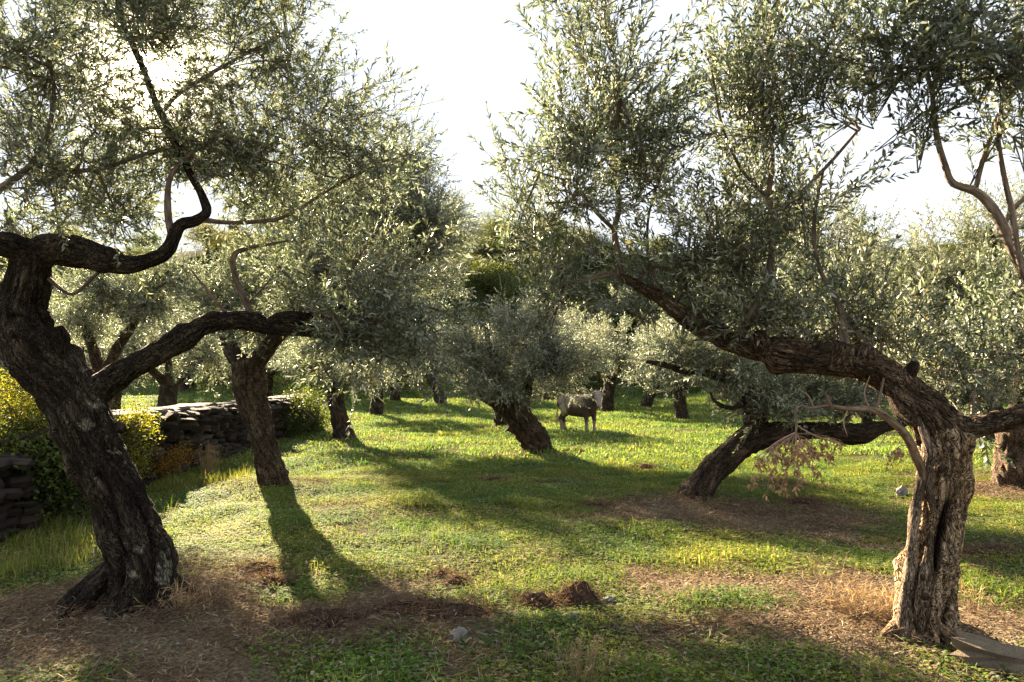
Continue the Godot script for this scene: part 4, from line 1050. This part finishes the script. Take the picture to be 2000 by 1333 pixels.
func wall_and_brambles() -> void:
	for i in 6:
		stones.append(stone_mesh(0.24, [Color(0.1, 0.08, 0.062), Color(0.17, 0.135, 0.1), Color(0.07, 0.056, 0.045), Color(0.11, 0.088, 0.066), Color(0.26, 0.23, 0.18), Color(0.12, 0.092, 0.068)][i]))
	var line := [Vector2(-5.35, -6.3), Vector2(-5.85, -10.0), Vector2(-6.35, -14.5), Vector2(-7.1, -23.5)]
	var t := thing("dry_stone_wall", "low dry stone wall of stacked flat stones running back along the left side", "wall", on(line[1].x, line[1].y))
	var count := 0
	var rest: Array[Transform3D] = []
	var tints := PackedColorArray()
	var coping := []
	for i in 3:
		var a: Vector2 = line[i]
		var b: Vector2 = line[i + 1]
		var along := (b - a).normalized()
		var out := Vector2(-along.y, along.x)
		if out.x < 0:
			out = -out
		var core := BoxMesh.new()
		var c := (a + b) * 0.5
		core.size = Vector3(0.36, 0.9 if i else 0.6, (b - a).length())
		core.material = M.stone
		var m := part("rubble_core", core, t)
		m.position = on(c.x, c.y) + Vector3(0, 0.4 if i else 0.25, 0) - t.position
		m.rotation.y = atan2(along.x, along.y)
		var y := 0.04
		var course := 0
		while y < 1.02:
			var h := rnd(0.06, 0.13)
			var s := rnd(0, 0.2)
			while s < (b - a).length():
				var w := rnd(0.13, 0.4)
				var q := a + along * (s + w * 0.5) + out * (0.24 + rnd(-0.08, 0.09) - y * 0.05)
				var pos := on(q.x, q.y) + Vector3(0, y + h * 0.5 + rnd(-0.01, 0.01), 0) - t.position
				var bas := Basis(Vector3.UP, atan2(along.x, along.y) + rnd(-0.16, 0.16)) * Basis.from_euler(Vector3(rnd(-0.25, 0.25), 0, rnd(-0.22, 0.22)))
				var tr := Transform3D(bas.scaled_local(Vector3(rnd(0.24, 0.36) if y < 0.8 else rnd(0.5, 0.75), h * rnd(0.8, 1.25), w * rnd(0.85, 1.15))), pos)
				var low_front: bool = i == 0 and s < 1.2 and y > 0.75
				if not low_front:
					if count < 262 and (i == 0 and s > 1.2 or i == 1):
						var o := part("stone", stones[rng.randi() % 6], t)
						o.transform = tr
						count += 1
					else:
						rest.append(tr)
						tints.append(Color.WHITE * rnd(0.7, 1.25))
				s += w
			y += h
		if i > 0:
			var s := 0.0
			while s < (b - a).length():
				var w := rnd(0.28, 0.5)
				var q := a + along * (s + w * 0.5)
				var tr := Transform3D((Basis(Vector3.UP, atan2(along.x, along.y) + rnd(-0.2, 0.2)) * Basis.from_euler(Vector3(rnd(-0.12, 0.04), 0, rnd(-0.06, 0.06)))).scaled_local(Vector3(rnd(0.6, 0.78), rnd(0.06, 0.1), w * 1.12)), on(q.x, q.y) + Vector3(0, 1.09 + rnd(-0.015, 0.02), 0) - t.position)
				coping.append(tr)
				s += w
	var slabs := [stone_mesh(0.2, Color(0.36, 0.31, 0.25)), stone_mesh(0.2, Color(0.3, 0.26, 0.22))]
	for tr in coping.slice(0, 36):
		var o := part("coping_stone", slabs[rng.randi() % 2], t)
		o.transform = tr
	for tr in coping.slice(36):
		rest.append(tr)
		tints.append(Color.WHITE * 1.1)
	many("stones", stones[0], rest, tints, t)
	for b in [
		["yellow green bramble bush sprawling over the wall behind the forked trunk's left side", Vector3(-5.64, 1.34, -7.90), Vector3(0.65, 0.4, 0.7), 64, 1.0],
		["sunlit yellow bramble between the forked trunk and the coping stones", Vector3(-5.40, 0.85, -9.60), Vector3(0.35, 0.5, 0.5), 36, 1.05],
		["brown leaved bramble thicket hanging low on the wall's broken end", Vector3(-5.65, 0.42, -11.00), Vector3(0.5, 0.3, 0.5), 30, 0.9],
		["dark trailing bramble growing over the near stones of the wall", Vector3(-5.32, 0.69, -7.70), Vector3(0.6, 0.5, 0.4), 80, 0.55],
		["dark ivy shrub covering the far end of the wall", Vector3(-6.12, 0.79, -20.00), Vector3(0.9, 0.7, 1.6), 60, 0.5]]:
		var c: Vector3 = b[1]
		var t2 := thing("bramble_bush", b[0], "bush", on(c.x, c.z), "")
		var lobes := [lobe(c, b[2].x, b[2].y, b[2].z, b[3]), lobe(c - Vector3(0, b[2].y * 0.8, 0), b[2].x * 0.8, b[2].y * 0.6, b[2].z * 0.9, b[3] / 3)]
		var tint := Color(1, 1, 1) if b[4] > 0.95 else (Color(1.3, 0.75, 0.9) if b[4] > 0.6 else Color(0.3, 0.4, 0.6))
		crown(t2, lobes, [c - Vector3(0, b[2].y, 0), Vector3(c.x, t2.position.y, c.z)], broad_sprays, {"tint": tint, "size": 0.62 if b[4] > 0.6 else 1.2, "more": 1.6, "up": 0.3, "gap": -0.12})

func cow() -> void:
	var t := thing("cow", "brown and white cow standing in the grass, facing right and looking at the camera", "cow", on(1.64, -22.40))
	var bones := [
		[Vector3(0.1, 1.1, 0), Vector3(0.62, 1.0, 0), 0.26, 0.35], [Vector3(0.62, 1.0, 0), Vector3(1.15, 1.0, 0), 0.35, 0.34], [Vector3(0.5, 0.86, 0), Vector3(1.05, 0.82, 0), 0.3, 0.3],
		[Vector3(1.15, 1.02, 0), Vector3(1.28, 0.98, 0), 0.31, 0.26], [Vector3(1.1, 1.24, 0), Vector3(1.25, 1.2, 0), 0.13, 0.13], [Vector3(1.25, 1.1, 0), Vector3(1.58, 1.28, 0.1), 0.27, 0.19], [Vector3(1.3, 0.82, 0), Vector3(1.5, 1.1, 0.08), 0.14, 0.12],
		[Vector3(1.6, 1.38, 0.14), Vector3(1.72, 1.22, 0.22), 0.125, 0.11], [Vector3(1.72, 1.22, 0.22), Vector3(1.82, 1.04, 0.3), 0.1, 0.075], [Vector3(1.81, 1.05, 0.3), Vector3(1.84, 1.0, 0.32), 0.085, 0.08],
		[Vector3(1.56, 1.4, 0.26), Vector3(1.5, 1.36, 0.42), 0.035, 0.045], [Vector3(1.68, 1.4, 0.06), Vector3(1.8, 1.37, -0.08), 0.035, 0.045]]
	for s in [-1.0, 1.0]:
		var st: float = 0.06 * s
		bones += [
			[Vector3(0.1, 1.02, s * 0.14), Vector3(0.24, 0.76, s * 0.17), 0.2, 0.13], [Vector3(0.24, 0.76, s * 0.17), Vector3(-0.02 + st, 0.5, s * 0.17), 0.12, 0.062], [Vector3(-0.02 + st, 0.5, s * 0.17), Vector3(0.04 + st, 0.13, s * 0.17), 0.066, 0.052], [Vector3(0.04 + st, 0.13, s * 0.17), Vector3(0.1 + st, 0.04, s * 0.17), 0.048, 0.058],
			[Vector3(1.2, 0.92, s * 0.15), Vector3(1.22 - st, 0.7, s * 0.16), 0.15, 0.095], [Vector3(1.22 - st, 0.7, s * 0.16), Vector3(1.25 - st, 0.42, s * 0.15), 0.095, 0.068], [Vector3(1.25 - st, 0.42, s * 0.15), Vector3(1.24 - st, 0.13, s * 0.15), 0.062, 0.052], [Vector3(1.24 - st, 0.13, s * 0.15), Vector3(1.28 - st, 0.04, s * 0.15), 0.046, 0.056]]
	var paint := func(p: Vector3) -> Color:
		var n := nz.get_noise_3d(p.x * 40.0, p.y * 40.0, p.z * 40.0)
		var c := Color(0.21, 0.155, 0.115).lerp(Color(0.06, 0.042, 0.032), smoothstep(1.04, 0.8, p.y + 0.25 * n))
		c = c.lerp(Color(0.055, 0.04, 0.032), smoothstep(1.05, 1.25, p.x + 0.2 * n) * smoothstep(1.66, 1.55, p.x))
		c = c.lerp(Color(0.04, 0.03, 0.024), smoothstep(0.1, -0.05, p.x + 0.2 * n))
		if Vector2((p.x - 0.26) / 0.15, (p.y - 0.82) / 0.22).length() + 0.5 * n < 1.0:
			c = Color(0.25, 0.215, 0.15)
		if p.y < 0.4 + 0.2 * n:
			c = Color(0.2, 0.155, 0.115)
		if p.y < 0.07:
			c = Color(0.05, 0.04, 0.035)
		if p.x > 1.6 and p.y > 0.9 and absf(p.z - 0.1 - (p.x - 1.6) * 0.9) < 0.13:
			c = Color(0.2, 0.165, 0.145)
		if p.x > 1.79 and p.y < 1.06:
			c = Color(0.32, 0.2, 0.19)
		return c * 1.05
	part("body", body(bones, 0.024, 0.07, paint, M.hide), t)
	for s in [-1.0, 1.0]:
		var mb := Mb.new()
		tube(mb, [Vector4(1.6 - s * 0.05, 1.46, 0.13 + s * 0.07, 0.03), Vector4(1.6 - s * 0.1, 1.52, 0.13 + s * 0.14, 0.022), Vector4(1.6 - s * 0.1, 1.62, 0.13 + s * 0.15, 0.008)], {"seg": 8, "step": 0.03, "col": Color(0.3, 0.26, 0.2)})
		part("horn", mb.smooth(M.hide), t)
		var eye := SphereMesh.new()
		eye.radius = 0.018
		eye.height = 0.036
		eye.radial_segments = 10
		eye.rings = 6
		eye.material = M.fruit
		var e := part("eye", eye, t)
		e.position = Vector3(1.72 - s * 0.07, 1.29, 0.22 + s * 0.07)
	var mb := Mb.new()
	tube(mb, [Vector4(-0.1, 1.22, 0, 0.045), Vector4(-0.2, 1.05, 0, 0.03), Vector4(-0.22, 0.75, 0.02, 0.025), Vector4(-0.22, 0.55, 0.03, 0.05), Vector4(-0.22, 0.36, 0.03, 0.045), Vector4(-0.22, 0.25, 0.03, 0.01)], {"seg": 9, "step": 0.05, "gnarl": 0.15, "col": Color(0.25, 0.18, 0.12)})
	part("tail", mb.smooth(M.hide), t)
	t.rotation.y = -0.7
	t.scale = Vector3.ONE * 0.88

func ground_cover() -> void:
	var greens := [Color(0.15, 0.215, 0.026), Color(0.21, 0.26, 0.04), Color(0.1, 0.175, 0.024), Color(0.27, 0.26, 0.1)]
	var near := blades(230, 0.3, 0.025, 0.085, 0.006, 0.9, greens, M.grass, 0.35)
	var far := blades(170, 0.34, 0.03, 0.08, 0.012, 0.9, greens, M.grass, 0.1)
	var tall := blades(46, 0.16, 0.06, 0.3, 0.007, 0.5, [Color(0.15, 0.21, 0.03), Color(0.24, 0.25, 0.07), Color(0.1, 0.15, 0.03), Color(0.3, 0.25, 0.13)], M.grass)
	var dry := litter(80, 0.26, 0.095, 0.0035, [Color(0.4, 0.3, 0.18), Color(0.24, 0.16, 0.095), Color(0.13, 0.08, 0.05), Color(0.18, 0.11, 0.07)], 0.05)
	var dead := litter(42, 0.32, 0.05, 0.011, [Color(0.2, 0.15, 0.1), Color(0.13, 0.09, 0.06), Color(0.27, 0.24, 0.18)], 0.02)
	var sets := []
	for i in 5:
		sets.append([[] as Array[Transform3D], PackedColorArray()])
	var put := func(k: int, x: float, z: float, s: Vector3, c: Color) -> void:
		var e := 0.12
		var n := Vector3(ground(x - e, z) - ground(x + e, z), 2.0 * e, ground(x, z - e) - ground(x, z + e)).normalized()
		sets[k][0].append(Transform3D((Basis(Quaternion(Vector3.UP, n)) * Basis(Vector3.UP, rnd(0, TAU))).scaled_local(s), on(x, z)))
		sets[k][1].append(c)
	for i in 4800:
		var d := sqrt(rnd(1.9 * 1.9, 14.0 * 14.0))
		var x := rnd(-1, 1) * (0.82 * d + 0.8)
		var g := grassy(x, -d)
		if g < rnd(0.12, 0.62):
			continue
		var n := nz.get_noise_2d(x * 13.0 + 800.0, d * 13.0)
		put.call(0, x, -d, Vector3(rnd(0.7, 1.2), rnd(0.5, 1.0) * lerpf(0.6, 1.1, g) * (2.0 if rnd() < 0.08 else 1.0), 1), Color(1.05 + 0.5 * n, 1.0 + 0.15 * n, 1.6) * rnd(0.75, 1.25))
	for i in 5600:
		var d := sqrt(rnd(12.5 * 12.5, 52.0 * 52.0))
		var x := rnd(-1, 1) * (0.82 * d)
		if grassy(x, -d) < rnd(0.05, 0.5):
			continue
		var n := nz.get_noise_2d(x * 8.0 + 800.0, d * 8.0)
		var s := 1.5 + d * 0.03
		put.call(1, x, -d, Vector3(s, s * 0.8, s), Color(0.9 + 0.4 * n, 0.97 + 0.15 * n, 1.7) * rnd(0.85, 1.15))
	for q in [[-4.19, -6.31, 0.5, 34], [-4.14, -5.74, 0.4, 14], [-5.01, -10.08, 0.6, 26], [-4.41, -8.51, 0.5, 12], [-4.70, -11.10, 0.8, 20], [-4.47, -7.13, 0.5, 18]]:
		for i in q[3]:
			var x: float = q[0] + rng.randfn() * q[2] * 0.6
			var z: float = q[1] + rng.randfn() * q[2] * 0.6
			put.call(2, x, z, Vector3.ONE * rnd(0.35, 1.05), Color.WHITE * rnd(0.7, 1.2))
	for i in 4200:
		var d := sqrt(rnd(1.9 * 1.9, 13.0 * 13.0))
		var x := rnd(-1, 1) * (0.82 * d + 0.6)
		var g := grassy(x, -d)
		if rnd(0.0, 0.75) > g + 0.03:
			put.call(3, x, -d, Vector3.ONE * rnd(0.55, 1.5), Color.WHITE * rnd(0.6, 1.2))
		if rnd(0.0, 0.95) > g:
			put.call(4, x + rnd(-0.3, 0.3), -d, Vector3.ONE * rnd(0.8, 1.3), Color.WHITE * rnd(0.7, 1.2))
	var o := many("short_grass", near, sets[0][0], sets[0][1], self)
	tag(o, "short green grass and clover on the near orchard floor", "grass")
	o = many("far_grass", far, sets[1][0], sets[1][1], self)
	tag(o, "green grass with sunlit strips around the cow and the trees behind", "grass")
	o = many("tall_grass", tall, sets[2][0], sets[2][1], self)
	tag(o, "taller bright grass along the foot of the stone wall", "grass")
	o = many("dry_straw", dry, sets[3][0], sets[3][1], self)
	tag(o, "brown dry straw scattered on the bare soil around the trunks", "straw")
	o = many("fallen_leaves", dead, sets[4][0], sets[4][1], self)
	tag(o, "fallen olive leaves lying on the soil", "leaf litter")

func clod(label: String, x: float, z: float, w: float, h: float) -> void:
	var t := thing("soil_clod", label, "soil clod", on(x, z), "clods of turned up soil")
	var mb := Mb.new()
	for j in 9:
		for i in 20:
			var f := j / 8.0
			var th := TAU * i / 20.0
			var d := Vector3(cos(th) * f * w, 0, sin(th) * f * w * 0.6)
			var p := d + t.position
			var n := nz.get_noise_3d(p.x * 95.0, 3.0, p.z * 95.0) + 0.7 * nz.get_noise_3d(p.x * 260.0, 9.0, p.z * 260.0)
			var y := h * 1.15 * pow(1.0 - f * f, 0.8) * (0.85 + 0.38 * n) - 0.03 * f
			mb.vert(Vector3(d.x * (1.0 + 0.15 * n), y, d.z * (1.0 + 0.15 * n)), Color(0.095, 0.062, 0.044) * (1.0 + 0.5 * n))
	for j in 8:
		for i in 20:
			var a := j * 20 + i
			var b := j * 20 + (i + 1) % 20
			mb.tri(a, a + 20, b)
			mb.tri(b, a + 20, b + 20)
	part("soil", mb.smooth(M.soil), t)
	var r := Mb.new()
	for i in int(520 * w / 0.3):
		var f := sqrt(rnd())
		var th := rnd(0, TAU)
		var y := h * pow(1.0 - f * f, 0.8) * rnd(0.6, 1.15)
		var p := Vector3(cos(th) * f * w, y, sin(th) * f * w * 0.6)
		leaf(r, p, (Vector3(cos(th) * f, 0.5, sin(th) * f) + rvec() * 0.8).normalized(), rvec(), rnd(0.02, 0.075), rnd(0.003, 0.006), Color(0.14, 0.09, 0.062) * rnd(0.5, 1.6), rnd(-0.3, 0.3))
	part("roots", r.flat(M.straw), t, "stuff")

func small_things() -> void:
	clod("largest dark clod of turned up soil, in the middle foreground", 0.49, -5.16, 0.2, 0.13)
	clod("long low clod of soil just left of the largest one", 0.17, -5.00, 0.22, 0.075)
	clod("small reddish lump of soil in the lit grass left of the long clod", -0.60, -5.84, 0.07, 0.05)
	clod("small double lump of soil in the lit grass", -0.44, -5.63, 0.1, 0.055)
	clod("dark ragged soil ridge above the white stone", -0.41, -4.80, 0.3, 0.05)
	clod("dark soil ridge to the left of the white stone's ridge", -0.75, -4.85, 0.24, 0.05)
	clod("flat dark clod at the tip of the tree shadow, right of the forked trunk", -2.09, -5.74, 0.2, 0.05)
	clod("low brown clod below the flat one by the forked trunk", -1.89, -5.45, 0.22, 0.035)
	clod("long shallow furrow of soil to the right of the forked trunk's foot", -1.24, -4.68, 0.34, 0.05)
	clod("clod of soil between the lit strip and the leaning trunk", 1.04, -8.78, 0.22, 0.07)
	clod("brown clod in the shaded grass behind, right of the middle", 2.47, -12.80, 0.28, 0.08)
	clod("small clod in front of the cow tree", -0.29, -11.10, 0.25, 0.06)
	clod("brown clod under the hanging dry sprays", 3.81, -9.03, 0.28, 0.06)
	clod("small clod right beside the foot of the cow tree", 1.35, -15.12, 0.3, 0.07)
	clod("straw covered clod behind the split trunk at right", 4.49, -6.40, 0.35, 0.06)
	var pale := stone_mesh(0.3, Color(0.72, 0.68, 0.6), 0.35, 14, 8)
	for s in [["pale rounded stone lying in the shaded grass at the bottom, left of the middle", -0.33, -4.32, Vector3(0.1, 0.09, 0.08), 0.2], ["square white stone standing in the grass left of the split trunk", 5.50, -9.72, Vector3(0.14, 0.17, 0.14), 0.4], ["small flat pale stone half hidden below the largest clod", 0.40, -4.73, Vector3(0.09, 0.04, 0.06), 0.1], ["pinkish stone on the bare patch right of the largest clod", 0.72, -5.14, Vector3(0.09, 0.05, 0.08), 0.9]]:
		var o := part(numbered("stone"), pale, self)
		tag(o, s[0], "stone")
		o.position = on(s[1], s[2]) + Vector3(0, s[3].y * 0.3, 0)
		o.rotation.y = s[4]
		o.scale = s[3]
	var slab := part("stone_slab", stone_mesh(0.24, Color(0.46, 0.36, 0.25), 0.95, 11, 7), self)
	tag(slab, "long flat tan stone slab lying at the foot of the split trunk", "stone")
	slab.position = on(2.67, -3.87) + Vector3(0, 0.06, 0)
	slab.rotation = Vector3(0.1, -0.55, -0.12)
	slab.scale = Vector3(0.36, 0.1, 0.17)
	var stalks := func(label: String, called: String, x: float, z: float, n: int, high: float, heads: bool) -> void:
		var mb := Mb.new()
		for i in n:
			var a := rnd(0, TAU)
			var f := Vector3(cos(a), 0, sin(a)) * rnd(0.0, 0.09)
			var top := f * rnd(1.5, 4.0) + Vector3(0, high * rnd(0.4, 1.0), 0)
			var mid := f.lerp(top, 0.5) + rvec() * 0.02
			var c := Color(0.36, 0.26, 0.15) * rnd(0.6, 1.2)
			stem(mb, f, mid, 0.002, c)
			stem(mb, mid, top, 0.0015, c)
			for k in (7 if heads else 2):
				leaf(mb, top.lerp(mid, rnd(0, 0.4)), (rvec() + Vector3.UP * 0.6).normalized(), rvec(), rnd(0.012, 0.03) if heads else rnd(0.04, 0.1), 0.006, c * 1.1, 0.2)
		var o := part(numbered(called), mb.flat(M.straw), self)
		o.position = on(x, z)
		tag(o, label, "dry weed")
	stalks.call("dry brown weed with small seed heads at the bottom edge, right of the middle", "dry_weed", 0.36, -3.79, 60, 0.24, true)
	stalks.call("thick dry grass tuft at the left foot of the split trunk", "dry_weed", 2.29, -4.65, 110, 0.2, false)
	stalks.call("dry twiggy tuft touching the split trunk's base on the left", "dry_weed", 2.49, -4.56, 70, 0.16, false)
	stalks.call("thin dry stalks in the straw right of the split trunk", "dry_weed", 3.12, -4.70, 26, 0.2, false)
	stalks.call("pale dry bush of fine stalks at the foot of the stone wall", "dry_weed", -5.31, -12.02, 160, 0.55, false)
	stalks.call("few tall dry stalks in the grass left of the split trunk", "dry_weed", 2.44, -5.26, 9, 0.3, false)
	stalks.call("dry grass stalks against the right foot of the forked trunk", "dry_weed", -2.22, -4.65, 50, 0.17, false)
